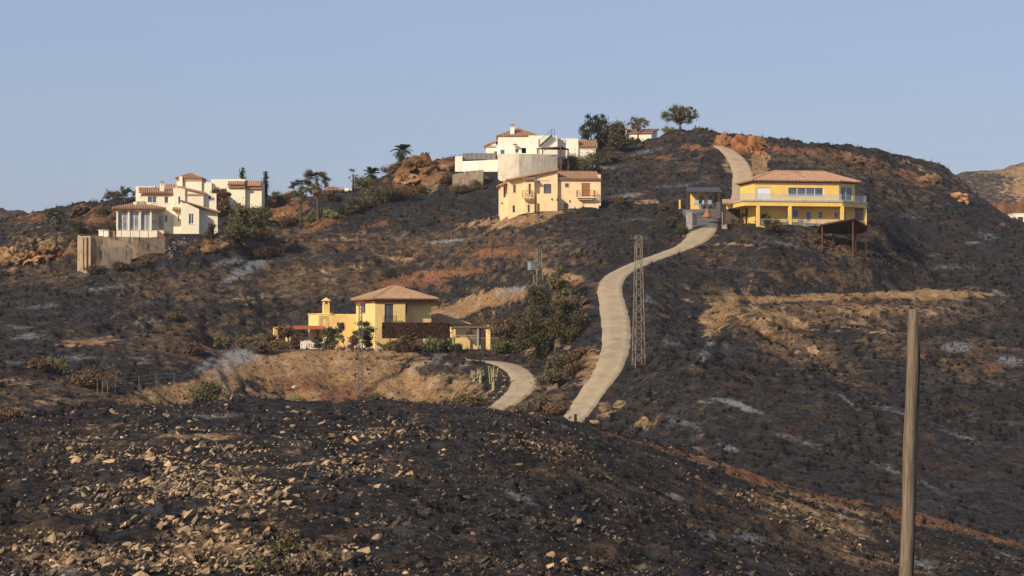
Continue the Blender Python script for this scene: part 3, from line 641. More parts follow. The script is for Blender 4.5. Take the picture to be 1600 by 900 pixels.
        for j in range(k):
            x = (j + .5) * L / k
            if x < a0: h = H * x / a0 if a0 > 1e-3 else H
            elif x > a1: h = H * (L - x) / (L - a1) if L - a1 > 1e-3 else H
            else: h = H
            if h < 0.15: continue
            r = L / k * .34; steps = max(1, int(h / 0.9))
            base = e0 + u * x
            m = len(tiles.v)
            for st in (0, 1):
                vv = v * (-0.06 if st == 0 else h)
                for (du, dn) in ((-r, .005), (-r * .55, .13), (r * .55, .13), (r, .005)):
                    tiles.v.append(tuple(base + vv + u * du + n * dn))
            tiles.f += [(m, m+1, m+5, m+4), (m+1, m+2, m+6, m+5), (m+2, m+3, m+7, m+6), (m, m+3, m+2, m+1)]
    def roof(s, kind, x0, x1, y0, y1, z, rise, over=0.45, axis='x', fascia=None, pitch=0.30):
        X0, X1, Y0, Y1 = x0 - over, x1 + over, y0 - over, y1 + over; T = MB(); S = MB(); C = MB()
        z += 0.14
        if kind == 'hip':
            w_, d_ = X1 - X0, Y1 - Y0
            if w_ >= d_: r0, r1 = (X0 + d_/2, (Y0+Y1)/2, z + rise), (X1 - d_/2, (Y0+Y1)/2, z + rise)
            else: r0, r1 = ((X0+X1)/2, Y0 + w_/2, z + rise), ((X0+X1)/2, Y1 - w_/2, z + rise)
            A, B, Cc, Dd = (X0,Y0,z),(X1,Y0,z),(X1,Y1,z),(X0,Y1,z)
            if w_ >= d_:
                s.plane(A, B, r1, r0, T, S, pitch); s.plane(Cc, Dd, r0, r1, T, S, pitch); s.plane(B, Cc, r1, r1, T, S, pitch); s.plane(Dd, A, r0, r0, T, S, pitch)
                rd = [(A, r0), (B, r1), (Cc, r1), (Dd, r0), (r0, r1)]
            else:
                s.plane(A, B, r0, r0, T, S, pitch); s.plane(Cc, Dd, r1, r1, T, S, pitch); s.plane(B, Cc, r1, r0, T, S, pitch); s.plane(Dd, A, r0, r1, T, S, pitch)
                rd = [(A, r0), (B, r0), (Cc, r1), (Dd, r1), (r0, r1)]
            for a, b in rd:
                if (Vector(a) - Vector(b)).length > .1: C.tube([Vector(a) + Vector((0,0,.05)), Vector(b) + Vector((0,0,.05))], .11, 5)
        elif kind == 'gable':     # ridge along axis
            if axis == 'x':
                m = (Y0 + Y1) / 2; s.plane((X0,Y0,z),(X1,Y0,z),(X1,m,z+rise),(X0,m,z+rise),T,S,pitch); s.plane((X1,Y1,z),(X0,Y1,z),(X0,m,z+rise),(X1,m,z+rise),T,S,pitch)
                C.tube([(X0,m,z+rise+.05),(X1,m,z+rise+.05)], .11, 5)
                for xx in (x0, x1): s.W.quad((xx, y0, z-.14), (xx, y1, z-.14), (xx, (y0+y1)/2, z + rise - .16 - .14*0))
            else:
                m = (X0 + X1) / 2; s.plane((X1,Y0,z),(X1,Y1,z),(m,Y1,z+rise),(m,Y0,z+rise),T,S,pitch); s.plane((X0,Y1,z),(X0,Y0,z),(m,Y0,z+rise),(m,Y1,z+rise),T,S,pitch)
                C.tube([(m,Y0,z+rise+.05),(m,Y1,z+rise+.05)], .11, 5)
                for yy in (y0, y1): s.W.quad((x0, yy, z-.14), (x1, yy, z-.14), ((x0+x1)/2, yy, z + rise - .16))
        elif kind == 'up_back':   # eave in front, rising to the back
            s.plane((X0,Y0,z),(X1,Y0,z),(X1,Y1,z+rise),(X0,Y1,z+rise),T,S,pitch)
            for xx in (x0, x1): s.W.quad((xx, y0, z-.14), (xx, y1, z-.14), (xx, y1, z + rise*.93 - .14))
            s.W.quad((x1, y1, z-.14), (x0, y1, z-.14), (x0, y1, z+rise*.93-.14), (x1, y1, z+rise*.93-.14))
        elif kind == 'up_right':
            s.plane((X0,Y1,z),(X0,Y0,z),(X1,Y0,z+rise),(X1,Y1,z+rise),T,S,pitch)
            for yy in (y0, y1): s.W.quad((x0, yy, z-.14), (x1, yy, z-.14), (x1, yy, z + rise*.93 - .14))
            s.W.quad((x1, y0, z-.14), (x1, y1, z-.14), (x1, y1, z+rise*.93-.14), (x1, y0, z+rise*.93-.14))
        elif kind == 'up_left':
            s.plane((X1,Y0,z),(X1,Y1,z),(X0,Y1,z+rise),(X0,Y0,z+rise),T,S,pitch)
            for yy in (y0, y1): s.W.quad((x0, yy, z-.14), (x1, yy, z-.14), (x0, yy, z + rise*.93 - .14))
            s.W.quad((x0, y1, z-.14), (x0, y0, z-.14), (x0, y0, z+rise*.93-.14), (x0, y1, z+rise*.93-.14))
        rf = S.build('roof', s.roofm, s.e)
        if C.v: C.build('ridge', s.roofm, rf)
        t = T.build('roof_tiles', s.roofm, rf); t['kind'] = 'stuff'
        if fascia:
            F = MB(); o = 0.16
            for (a, b, c, d) in ((x0 - o, x1 + o, y0 - o, y0 - .003), (x0 - o, x1 + o, y1 + .003, y1 + o), (x0 - o, x0 - .003, y0 - .003, y1 + .003), (x1 + .003, x1 + o, y0 - .003, y1 + .003)):
                F.box(a, b, c, d, z - .14 - fascia[0], z - .19)
            F.build('cornice', fascia[1], s.e)
        return rf
    def chimney(s, x, y, z0, z1, w=.55, cap='tile'):
        m = MB(); m.box(x - w/2, x + w/2, y - w/2, y + w/2, z0, z1 - .55)
        for (a, b) in ((-1,-1),(1,-1),(1,1),(-1,1)): m.box(x + a*w*.38 - .07, x + a*w*.38 + .07, y + b*w*.38 - .07, y + b*w*.38 + .07, z1 - .55, z1 - .1)
        o = m.build('chimney', s.wall, s.e); h = w * .72
        c = MB(); c.quad((x-h,y-h,z1-.1),(x+h,y-h,z1-.1),(x,y,z1+.32)); c.quad((x+h,y-h,z1-.1),(x+h,y+h,z1-.1),(x,y,z1+.32)); c.quad((x+h,y+h,z1-.1),(x-h,y+h,z1-.1),(x,y,z1+.32)); c.quad((x-h,y+h,z1-.1),(x-h,y-h,z1-.1),(x,y,z1+.32)); c.quad((x-h,y-h,z1-.1),(x-h,y+h,z1-.1),(x+h,y+h,z1-.1),(x+h,y-h,z1-.1))
        c.build('chimney_cap', s.roofm if cap == 'tile' else s.wall, o)
    def rail(s, pts, h, mat, gap=.14, name='railing', r=.022, post=1.5):
        m = MB()
        for a, b in zip(pts[:-1], pts[1:]):
            a = Vector(a); b = Vector(b); L = (b - a).length; up = Vector((0, 0, h))
            m.beam(a + up, b + up, .05); m.beam(a + Vector((0,0,.1)), b + Vector((0,0,.1)), .035)
            n = max(1, int(L / gap))
            for k in range(n + 1): p = a + (b - a) * k / n; m.beam(p + Vector((0,0,.1)), p + up, r)
            n = max(1, int(L / post))
            for k in range(n + 1): p = a + (b - a) * k / n; m.beam(p, p + up * 1.02, .07)
        return m.build(name, mat, s.e)
    def balusters(s, a, b, h, mat, n=None):
        a = Vector(a); b = Vector(b); L = (b - a).length; n = n or int(L / .28); m = MB()
        m.beam(a + Vector((0,0,h)), b + Vector((0,0,h)), .2, .1); m.beam(a + Vector((0,0,.06)), b + Vector((0,0,.06)), .2, .12)
        for k in range(n + 1):
            p = a + (b - a) * k / n
            m.lathe([(.05, p.z+.1),(.085, p.z+h*.35),(.045, p.z+h*.6),(.06, p.z+h-.04)], p.x, p.y, 6)
        m.build('balustrade', mat, s.e)
    def part(s, name, mat, fn):
        m = MB(); fn(m); return m.build(name, mat, s.e)
    def done(s): return s.W.build('wall', s.wall, s.e)
# ------------------------------------------------------------------ the houses
YEL = plaster('yellow_plaster', (0.80, 0.58, 0.235), .12); YEL2 = plaster('deep_yellow_plaster', (0.80, 0.525, 0.15), .12)
WHT = plaster('white_plaster', (0.80, 0.74, 0.61), .10); CRM = plaster('cream_plaster', (0.82, 0.73, 0.54), .10)
PCH = plaster('peach_plaster', (0.82, 0.61, 0.35), .12); TAN = plaster('tan_render', (0.42, 0.30, 0.19), .45); GRYW = plaster('grey_cream_render', (0.60, 0.52, 0.40), .25)
TER = roof_mat('terracotta_tiles', (0.39, 0.215, 0.13)); TER2 = roof_mat('pink_terracotta_tiles', (0.43, 0.245, 0.155)); TER3 = roof_mat('weathered_tiles', (0.42, 0.255, 0.15)); 
REDT = plain('red_brown_fascia', (0.33, 0.10, 0.04)); ORG = plain('orange_cornice', (0.60, 0.33, 0.16))
BRN = plain('brown_timber', (0.13, 0.06, 0.035)); BLK = plain('black_iron', (0.03, 0.03, 0.03)); WFR = plain('white_frame', (0.75, 0.76, 0.77), var=.08); BFR = plain('brown_frame', (0.20, 0.10, 0.05)); GRM = plain('galvanised_steel', (0.34, 0.32, 0.29), rough=.6); PALEW = plain('white_stone', (0.78, 0.74, 0.66), var=.12)
STN = plain('grey_stone_trim', (0.48, 0.45, 0.40), var=.35, scale=2)
DGR = plain('dark_grey_sheet', (0.07, 0.07, 0.075)); DWOOD = plain('dark_stained_wood', (0.07, 0.035, 0.025)); RWOOD = plain('red_brown_wood', (0.14, 0.06, 0.032))

# --- yellow villa in the middle
h = House('yellow_house', 'yellow two storey villa with hipped tile roof standing on the bare tan bank', 'house', 586, 543, 288, 20, YEL, TER3, BFR)
H0 = 5.95
h.block(0, 3.95, 0, 8.5, -1, H0, {'f': [((601, 475, 615, 505), 'french')], 'l': [((564, 474, 571, 489), 'win1')]})
h.block(3.952, 7.85, 1.5, 8.5, -1, H0, {'f': [((633, 476, 636, 490), 'win1')]})
h.block(-3.5, 0, 8.3, 14, -1, 4.1); h.block(-3.5, 2.5, 8.502, 19, -1, 4.25, {'l': [((472, 516, 481, 533), 'win'), ((494, 516, 505, 531), 'win')]})
h.part('parapet_cap', YEL, lambda m: (m.box(-3.6, -3.2, 8.2, 19.1, 4.253, 4.36)))
h.roof('hip', 0, 7.85, .6, 8.5, H0 + .02, 1.7, .55, fascia=(.34, REDT), pitch=.32)
h.roof('hip', 0, 3.95, -.0, 4, H0 + .012, .85, .52, fascia=(.34, REDT), pitch=.32)
h.block(7.9, 13.4, 4, 10, -1, 2.75, {'f': [((700, 518, 706, 530), 'win1')]}); h.roof('hip', 7.9, 13.4, 4, 10, 2.76, 1.35, .5, fascia=(.25, REDT), pitch=.32)
h.chimney(-2.9, 12.5, 4.2, 6.1, .75, 'wall')
# canopy over the porch, on the left flank
h.part('porch_canopy', plain('terracotta_canopy', (0.50, 0.16, 0.06)), lambda m: (m.box(-8.5, -3.503, 11.0, 18.2, 2.45, 2.62), m.box(-8.7, -3.504, 10.8, 11.0, 2.3, 2.75)))
for (cx, cy) in ((-8.3, 11.2), (-8.3, 17.8)): h.part('column', YEL, lambda m: m.box(cx - .25, cx + .25, cy - .25, cy + .25, -.6, 2.445))
h.rail([(1.0, -.55, 3.0), (2.6, -.55, 3.0)], .95, BLK, .12, 'balcony_rail'); h.part('balcony_slab', YEL, lambda m: m.box(.9, 2.7, -.65, -.003, 2.86, 3.0))
h.part('terrace_wall', PALEW, lambda m: m.box(-7.2, -3.9, 8.9, 9.15, -.7, .75)); h.balusters((-2.9, 3.6, -.4), (-.4, 3.2, -.4), .95, PALEW)
h.balusters((-6.9, 8.5, -.2), (-4.0, 8.2, -.2), 1.0, PALEW)
h.part('wall_lamp', BLK, lambda m: m.box(-2.6, -2.45, 8.2, 8.3, 2.9, 3.2))
h.done()
# --- gate pergola to its right
pg = P(735, 548, 289)
t = thing('gate_pergola', 'timber roofed gateway pergola with yellow pillar beside the yellow villa', 'pergola', pg)
def bx(name, mat, par, *b):
    m = MB()
    for q in b: m.box(*q)
    return m.build(name, mat, par)
bx('roof', plain('weathered_timber_roof', (0.16, 0.10, 0.065)), t, (-2.2, 2.3, -1.2, 2.0, 2.95, 3.08), (-2.3, 2.4, -1.3, -1.2, 2.86, 3.1)); 
for k in range(8): bx('rafter', plain('weathered_timber_roof', (0.2, 0.1, 0.06)), t, (-2.05 + k * .58, -1.95 + k * .58, -1.19, 1.9, 2.8, 2.948))
for (x, y) in ((-2.0, -1.0), (.95, -1.05), (-2.0, 1.7), (1.2, 1.7)): bx('post', GRM if x > 0 else YEL, t, (x - .1, x + .1, y - .1, y + .1, -.8, 2.8))
m = MB(); m.box(1.95, 2.5, -1.0, -.45, -.8, 2.5); m.quad((1.85,-1.1,2.5),(2.6,-1.1,2.5),(2.6,-.35,2.5),(1.85,-.35,2.5)); m.lathe([(.42, 2.5), (.30, 2.75), (.12, 2.9), (.16, 3.05), (.03, 3.25)], 2.23, -.72, 8); m.build('pillar', YEL, t)
m = MB(); m.box(-2.7, -2.2, -1.0, -.5, -.8, 2.3); m.lathe([(.38, 2.3), (.28, 2.5), (.12, 2.65), (.16, 2.8), (.03, 3.0)], -2.45, -.75, 8); m.build('pillar', YEL, t)
m = MB()
for k in range(20): m.box(-1.85 + k * .14, -1.82 + k * .14, -1.02, -.99, -.3, 2.0)
m.box(-1.9, .85, -1.03, -.98, 1.9, 1.96); m.box(-1.9, .85, -1.03, -.98, -.3, -.24); m.build('gate', GRM, t)
tag(bx('boundary_wall', YEL, None, (0, 8.5, 0, .25, -1, 1.4)), 'low yellow wall running behind the gateway pergola', 'wall').location = P(700, 545, 293)

# --- large yellow house on the right
h = House('yellow_house', 'large deep yellow house with wraparound terrace and pink tile roof', 'house', 1179, 351, 322, 10, YEL2, TER2, WFR)
k = 322 / 3600
zt = 3.1; ze = 6.05
h.block(0, 12.3, 0, 7.5, -.6, zt, {'f': [((1229, 327, 1248, 340), 'win'), ((1260, 330, 1268, 347), 'win1'), ((1279, 330, 1286, 341), 'win1'), ((1304, 331, 1316, 341), 'win')]})
h.block(0, 12.3, 0, 7.5, zt + .25, ze, {'f': [((1182, 293, 1203, 311.5), 'slab'), ((1232, 293, 1287, 307), 'win4')]}, faces='flb')
# canted right end
a = (12.3, 0); b = (15.2, 1.7); c = (15.4, 7.5)
L = (Vector(b) - Vector(a)).length
h.panel(a, b, zt + .25, ze, [(.35, L - .45, zt + .5, ze - .55)]); h.opening(a, b, (.35, L - .45, zt + .5, ze - .55, 'win')); h.panel(b, c, zt + .25, ze, []); h.panel(c, (12.3, 7.5), zt + .25, ze)
h.panel(a, b, -.6, zt, [(.4, 1.6, .2, 2.1)]); h.opening(a, b, (.4, 1.6, .2, 2.1, 'win')); h.panel(b, c, -.6, zt); h.panel(c, (12.3, 7.5), -.6, zt)
slab = [(-2.0, -1.9), (12.2, -1.9), (16.8, 1.2), (16.8, 7.5), (-2.0, 7.5)]
def prism(m, pts, z0, z1):
    i = len(m.v); n = len(pts)
    m.v += [(x, y, z0) for x, y in pts] + [(x, y, z1) for x, y in pts]
    m.f.append(tuple(i + n + k for k in range(n))); m.f.append(tuple(i + k for k in range(n))[::-1])
    for k in range(n): m.f.append((i + k, i + (k + 1) % n, i + n + (k + 1) % n, i + n + k))
h.part('terrace_slab', YEL2, lambda m: prism(m, slab, zt - .55, zt + .05)); ex = lambda d: [(-2.0 - d, -1.9 - d), (12.2 + d * .5, -1.9 - d), (16.8 + d, 1.2 - d * .5), (16.8 + d, 7.5), (-2.0 - d, 7.5)]
h.part('terrace_edging', STN, lambda m: prism(m, ex(.12), zt + .052, zt + .27))
h.part('terrace_floor', STN, lambda m: prism(m, ex(.02), zt + .271, zt + .29))
g = NG('glass_balustrade', .08, .6); g.b.inputs['Transmission Weight'].default_value = .0; g.b.inputs['Alpha'].default_value = .28; GLB = g.col((0.40, 0.47, 0.46))
for (p, q) in (((-2, -1.85), (-.1, -1.85)), ((-.1, -1.85), (2.9, -1.85)), ((2.95, -1.85), (6, -1.85)), ((6.05, -1.85), (9.1, -1.85)), ((9.15, -1.85), (12.15, -1.85)), ((12.3, -1.8), (14.5, -.3)), ((14.55, -.27), (16.7, 1.2)), ((16.75, 1.3), (16.75, 4.3)), ((16.75, 4.35), (16.75, 7.3)), ((-2, -1.8), (-2, 1.6))):
    m = MB(); m.beam((p[0], p[1], zt + .75), (q[0], q[1], zt + .75), .02, .9); m.build('glass_panel', GLB, h.e)
for x, y in ((4.6, -1.7), (12.2, -1.7), (16.55, 1.35), (16.5, 7.2), (-.0, -1.7)): h.part('column', YEL2, lambda m: m.box(x - .22, x + .22, y - .2, y + .2, -1.5, zt - .553))
h.part('lower_terrace', YEL2, lambda m: (prism(m, [(0, -1.95), (12.2, -1.95), (16.85, 1.15), (16.85, 7.5), (0, 7.5)], -1.3, -.25), prism(m, [(2, -1.9), (12.1, -1.9), (12.1, 7), (2, 7)], -3.5, -1.303)))
h.part('lower_wall', plaster('pale_block_wall', (0.36, 0.28, 0.17), .35), lambda m: (prism(m, [(12.3, -1.97), (16.9, 1.1), (16.9, 7.6), (12.3, 7.6)], -4.5, -1.303)))
h.rail([(.3, -1.85, -.25), (4.3, -1.85, -.25)], .95, STN, .2, 'balustrade', .07); h.rail([(4.9, -1.85, -.25), (11.9, -1.85, -.25)], .95, STN, .2, 'balustrade', .07)
h.rail([(12.5, -1.65, -.25), (16.3, 1.0, -.25)], .95, plain('white_rail', (.6, .6, .6)), .2, 'balustrade', .06)
# roof: hip with canted right end
o = .55; T = MB(); S = MB(); zz = ze + .15
A = (-o, -o, zz); B = (12.5, -o, zz); Cc = (16.1, 1.5, zz); D_ = (16.1, 8.1, zz); E = (-o, 8.1, zz); r0 = (3.9, 3.8, zz + 1.55); r1 = (11.3, 3.8, zz + 1.55)
h.plane(A, B, r1, r0, T, S, .46); h.plane(B, Cc, r1, r1, T, S, .46); h.plane(Cc, D_, r1, r1, T, S, .46); h.plane(D_, E, r0, r1, T, S, .46); h.plane(E, A, r0, r0, T, S, .46)
rf = S.build('roof', TER2, h.e); T.build('roof_tiles', TER2, rf)['kind'] = 'stuff'
m = MB()
for q, r in ((A, r0), (B, r1), (Cc, r1), (D_, r1), (E, r0), (r0, r1)): m.tube([Vector(q) + Vector((0,0,.06)), Vector(r) + Vector((0,0,.06))], .13, 5)
m.build('ridge', TER2, rf)
h.part('cornice', DGR, lambda m: prism(m, [(-.2, -.2), (12.4, -.2), (15.45, 1.6), (15.6, 7.7), (-.2, 7.7)], ze - .12, ze + .02))
h.done()
# dark timber shelter on the slope in front of it
sp0 = P(1318, 372, 316)
t = thing('timber_shelter', 'dark timber shelter on posts in front of the large yellow house', 'shelter', sp0, R(14))
m = MB(); ra = [(-4.0, -1.6, 1.75), (.6, -2.2, 2.65), (3.4, -.6, 1.55)]; rb = [(-3.0, 2.4, .95), (1.0, 2.6, .72), (3.7, 2.6, .9)]
for i in range(2):
    a, b, c, d = ra[i], ra[i+1], rb[i+1], rb[i]
    i0 = len(m.v)
    for q in (a, b, c, d): m.v.append(q)
    for q in (a, b, c, d): m.v.append((q[0], q[1], q[2] - .12))
    m.f += [(i0,i0+1,i0+2,i0+3),(i0+7,i0+6,i0+5,i0+4),(i0,i0+4,i0+5,i0+1),(i0+1,i0+5,i0+6,i0+2),(i0+2,i0+6,i0+7,i0+3),(i0+3,i0+7,i0+4,i0)]
m.build('roof', DWOOD, t)
m = MB(); m.beam(Vector(ra[0]) - Vector((0,.05,.05)), Vector(ra[1]) - Vector((0,.05,.05)), .12, .2); m.beam(Vector(ra[1]) - Vector((0,.05,.05)), Vector(ra[2]) - Vector((0,.05,.05)), .12, .2); m.build('fascia', RWOOD, t)
for (x, y, z, mt) in ((-3.7, -1.4, 1.7, RWOOD), (.6, -1.9, 2.45, RWOOD), (3.1, -.5, 1.5, DWOOD), (1.9, .3, 1.3, DWOOD), (2.7, 2.4, .8, DWOOD), (-2.6, 2.2, .9, DWOOD), (-1.3, .5, 1.2, DWOOD)):
    m = MB(); m.beam((x, y, -2.6), (x, y, z), .17); m.build('post', mt, t)
for i in range(9):
    x = -3.6 + i * .85; m = MB(); f = min(1, max(0, (x + 4) / 4.6)); z = 1.62 + .9 * f if x < .6 else 2.5 - 1.0 * (x - .6) / 2.8; m.beam((x, -1.5, z - .06), (x + .5, 2.4, .78), .07, .12); m.build('rafter', DWOOD, t)

# tiled open shelter left of it
sh = P(1163, 338, 327)
t = thing('tiled_shelter', 'low open shelter with pale terracotta roof beside the asphalt yard', 'shelter', sh, R(6))
hh = House.__new__(House); hh.e = t; hh.roofm = TER3; hh.W = MB(); T = MB(); S = MB()
hh.plane((-3.4, -1.6, 1.75), (3.6, -1.6, 1.75), (3.4, 2.8, 2.5), (-2.6, 2.8, 2.5), T, S, .3)
rf = S.build('roof', TER3, t); T.build('roof_tiles', TER3, rf)['kind'] = 'stuff'
for (x, y) in ((-3.1, -1.3), (0, -1.3), (3.2, -1.3), (-2.5, 2.5), (3.1, 2.5)): bx('post', DWOOD, t, (x-.1, x+.1, y-.1, y+.1, -1.2, 1.6 if y < 0 else 2.3))
bx('back_wall', plaster('burnt_block_wall', (.12, .09, .07), .4), t, (-2.6, 3.1, 2.55, 2.7, -1, 2.2))
# carport with flat dark roof
cpn = P(1098, 323, 342)
t = thing('carport', 'carport with flat charcoal roof and yellow back wall at the yard', 'carport', cpn, R(2))
m = MB(); m.quad((-2.7,-1.9,2.25),(2.75,-1.9,2.2),(2.55,2.2,3.05),(-2.2,2.2,3.05)); m.quad((-2.7,-1.9,2.12),(-2.2,2.2,2.9),(2.55,2.2,2.9),(2.75,-1.9,2.07)); m.quad((-2.7,-1.9,2.12),(2.75,-1.9,2.07),(2.75,-1.9,2.2),(-2.7,-1.9,2.25)); m.quad((2.75,-1.9,2.07),(2.55,2.2,2.9),(2.55,2.2,3.05),(2.75,-1.9,2.2)); m.build('roof', DGR, t)
for x, y, z in ((-2.5, -1.7, 2.1), (0.1, -1.7, 2.1), (2.2, -1.7, 2.1), (-2.0, 1.9, 2.8), (2.2, 1.9, 2.8)): bx('post', DWOOD, t, (x-.09, x+.09, y-.09, y+.09, -.4, z))
bw = bx('back_wall', YEL2, t, (-1.7, 1.0, 1.2, 1.35, -.3, 2.0)); bx('door', plain('blue_grey_door', (.2, .25, .3)), bw, (-.4, .35, 1.12, 1.195, -.2, 1.6))
for (px_, lab) in ((1062, 'yellow gate pillar left of the carport'), (1123, 'yellow gate pillar between the carport and the tiled shelter'), (1137, 'yellow stub pillar just behind the tiled shelter')):
    q = P(px_, 318, 343); o = tag(bx('gate_pillar', YEL2, None, (-.12, .12, -.12, .12, -.8, .55)), lab, 'pillar'); o.location = q
for (px_, lab) in ((1088, 'sun chair at the left under the carport'), (1099, 'sun chair in the middle under the carport'), (1110, 'sun chair at the right under the carport')):
    q = P(px_, 322, 340); t2 = thing('sun_chair', lab, 'chair', (q.x, q.y, q.z - .05), R(random.uniform(-30, 30)), 'chairs under the carport')
    mt = plain('blue_grey_fabric', (.25, .33, .4))
    m = MB(); m.box(-.3, .3, -.6, .3, .3, .38); m.build('seat', mt, t2); m = MB(); m.beam((0, .3, .35), (0, .6, .95), .6, .06); m.build('backrest', mt, t2)
    for x, y in ((-.27,-.55),(.27,-.55),(-.27,.25),(.27,.25)): bx('leg', GRM, t2, (x-.02,x+.02,y-.02,y+.02,0,.3))
# entrance piers and leaf of the gate
for px_, lab in ((1076.5, 'pale stone gate pier left of the road entrance'), (1132.5, 'pale stone gate pier right of the road entrance')):
    q = P(px_, 351.5, 334); m = MB(); m.box(-.4, .4, -.35, .35, -.6, 1.75); m.box(-.46, .46, -.41, .41, 1.753, 1.9)
    for z in (.2, .75, 1.3): m.box(-.43, .43, -.38, .38, z, z + .04)
    o = tag(m.build('gate_pier', plain('rough_pale_stone', (.42, .37, .31), var=.5, scale=4), None), lab, 'gate pier'); o.location = q
q = P(1083, 351.5, 334); t = thing('metal_gate', 'open dark metal gate leaf beside the left stone pier', 'gate', q, R(60))
m = MB()
for k in range(8): m.box(k * .17, k * .17 + .03, -.015, .015, .05, 1.5)
m.build('bar', BLK, t)['kind'] = 'stuff'; bx('frame', BLK, t, (-.03, 1.25, -.025, .025, 1.5, 1.55), (-.03, 1.25, -.025, .025, .0, .05))
# terracotta mound and blackened block by the yard
q = P(1105, 336, 338)
m = MB(); m.lathe([(.7, -.3), (.66, .0), (.45, .15), (.4, .32), (.22, .48), (.22, .6), (.07, .75)], 0, 0, 9)
o = tag(m.build('clay_oven', plain('orange_clay', (.38, .14, .07)), None), 'orange clay oven at the edge of the asphalt yard', 'oven'); o.location = q
q = P(1117, 336, 338); m = MB(); prism(m, [(-.7, -.4), (.8, -.5), (1.0, .6), (-.5, .5)], -.5, .9); prism(m, [(.1, -.3), (.8, -.4), (.8, .5), (.2, .4)], .9, 1.9)
o = tag(m.build('stone_stack', plain('scorched_stone', (.13, .11, .10), var=.5, scale=5), None), 'scorched stone stack beside the orange clay oven', 'stone stack'); o.location = q

# --- peach house
h = House('peach_house', 'peach two storey house with sloping tile roofs in the middle of the hill', 'house', 794, 333, 348, 4, PCH, TER, BFR)
pk = 348 / 3600
def X(px_, y=0): return h.on(px_, 330, 'f', y)[0]
def Z(py_, y=0): return h.on(870, py_, 'f', y)[1]
h.block(X(794), X(835), 0, 7, -1.5, Z(280), {'f': [((802, 289, 806, 301), 'win1'), ((790, 322.5, 794, 331), 'win1'), ((801, 321, 805, 332), 'win1')]}, top=False)
xa, xb = X(820, -1.2), X(835, -1.2)
h.block(xa, xb, -1.2, -.002, -1.5, Z(281, -1.2), {'f': [((826, 287, 829.5, 304), 'french'), ((824.5, 320, 828, 332), 'win1')]})
h.block(X(835), X(871), -.3, 7, -1.5, Z(283), {'f': [((849.5, 287.5, 861.5, 302.5), 'win')]}, top=False)
h.block(X(839, -1.5), X(871, -1.5), -1.5, -.302, -1.5, Z(303, -1.5), {'f': [((839, 318, 843.5, 335.5), 'wooddoor')]})
# sloping wall above, under the mono-pitch roof
zl, zr2 = Z(281), Z(266)
h.W.quad((X(794), -.005, Z(280)), (X(871), -.305, Z(283)), (X(871), -.305, zr2), (X(794), -.005, Z(279))); h.W.quad((X(871), -.3, Z(283)), (X(871), 7, Z(283)), (X(871), 7, zr2), (X(871), -.3, zr2))
T = MB(); S = MB(); h.plane((X(792), 7.6, zl - .05), (X(792), -.8, zl - .05), (X(872), -.8, zr2 + .1), (X(872), 7.6, zr2 + .1), T, S, .3); rf = S.build('roof', TER, h.e); T.build('roof_tiles', TER, rf)['kind'] = 'stuff'
T = MB(); S = MB(); h.plane((xa - .3, -1.6, Z(281, -1.2) + .02), (xb + .2, -1.6, Z(280, -1.2) + .02), (xb + .2, -.02, Z(277)), (xa - .3, -.02, Z(278)), T, S, .3); rf = S.build('canopy_roof', TER, h.e); T.build('roof_tiles', TER, rf)['kind'] = 'stuff'
x0, x1 = X(872), X(936)
h.block(x0 + .003, x1, .3, 6.5, -1.0, Z(280.5), {'f': [((883, 286.5, 889, 292.5), 'win1'), ((909, 286, 922, 307), 'shutter'), ((881, 318, 887, 326), 'win1')], 'r': []}, top=False)
h.roof('up_back', x0 + .2, x1, .3, 6.5, Z(280.5), 1.55, .4, fascia=(.2, ORG)); h.done_x = 1
# deep wing wall at the right with arched dark opening
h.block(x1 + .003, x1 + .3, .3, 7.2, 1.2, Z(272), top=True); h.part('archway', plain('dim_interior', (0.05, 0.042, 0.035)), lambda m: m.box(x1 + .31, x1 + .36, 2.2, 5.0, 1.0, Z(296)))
for (a, b, yf, pz) in ((901, 928, .3, 308), (816.5, 831, -1.2, 309)):
    xx0, xx1 = X(a, yf), X(b, yf); z0 = Z(pz, yf)
    h.part('balcony_slab', PCH, lambda m: (m.box(xx0, xx1, yf - .95, yf - .004, z0 - .16, z0), m.box(xx0 + .25, xx1 - .25, yf - .7, yf - .004, z0 - .42, z0 - .163)))
    h.rail([(xx0, yf - .004, z0), (xx0, yf - .9, z0), (xx1, yf - .9, z0), (xx1, yf - .004, z0)], 1.0, BFR, .16, 'balcony_rail')
# porch at the left end
xl = X(782, 1.5)
h.block(xl, X(794) - .003, 1.5, 6, -1.5, Z(308)); h.part('porch_post', PCH, lambda m: (m.box(xl, xl + .45, 1.5, 1.9, Z(308) + .003, Z(289)), m.box(xl, xl + .4, 5.5, 5.9, Z(308) + .003, Z(289))))
T = MB(); S = MB(); h.plane((xl - .3, 6.4, Z(289)), (xl - .3, 1.2, Z(289)), (X(794) - .01, 1.2, Z(284)), (X(794) - .01, 6.4, Z(284)), T, S, .3); rf = S.build('porch_roof', TER, h.e); T.build('roof_tiles', TER, rf)['kind'] = 'stuff'
for (px_, py_, yf) in ((842, 284, -.31), (862, 311, -1.51), (870, 312, -1.51), (784, 317, 1.49), (890, 314, .29)): 
    xx, zz_ = h.on(px_, py_, 'f', yf); h.part('wall_lamp', BFR, lambda m: m.box(xx - .07, xx + .07, yf - .15, yf - .003, zz_ - .15, zz_ + .15))
h.done()

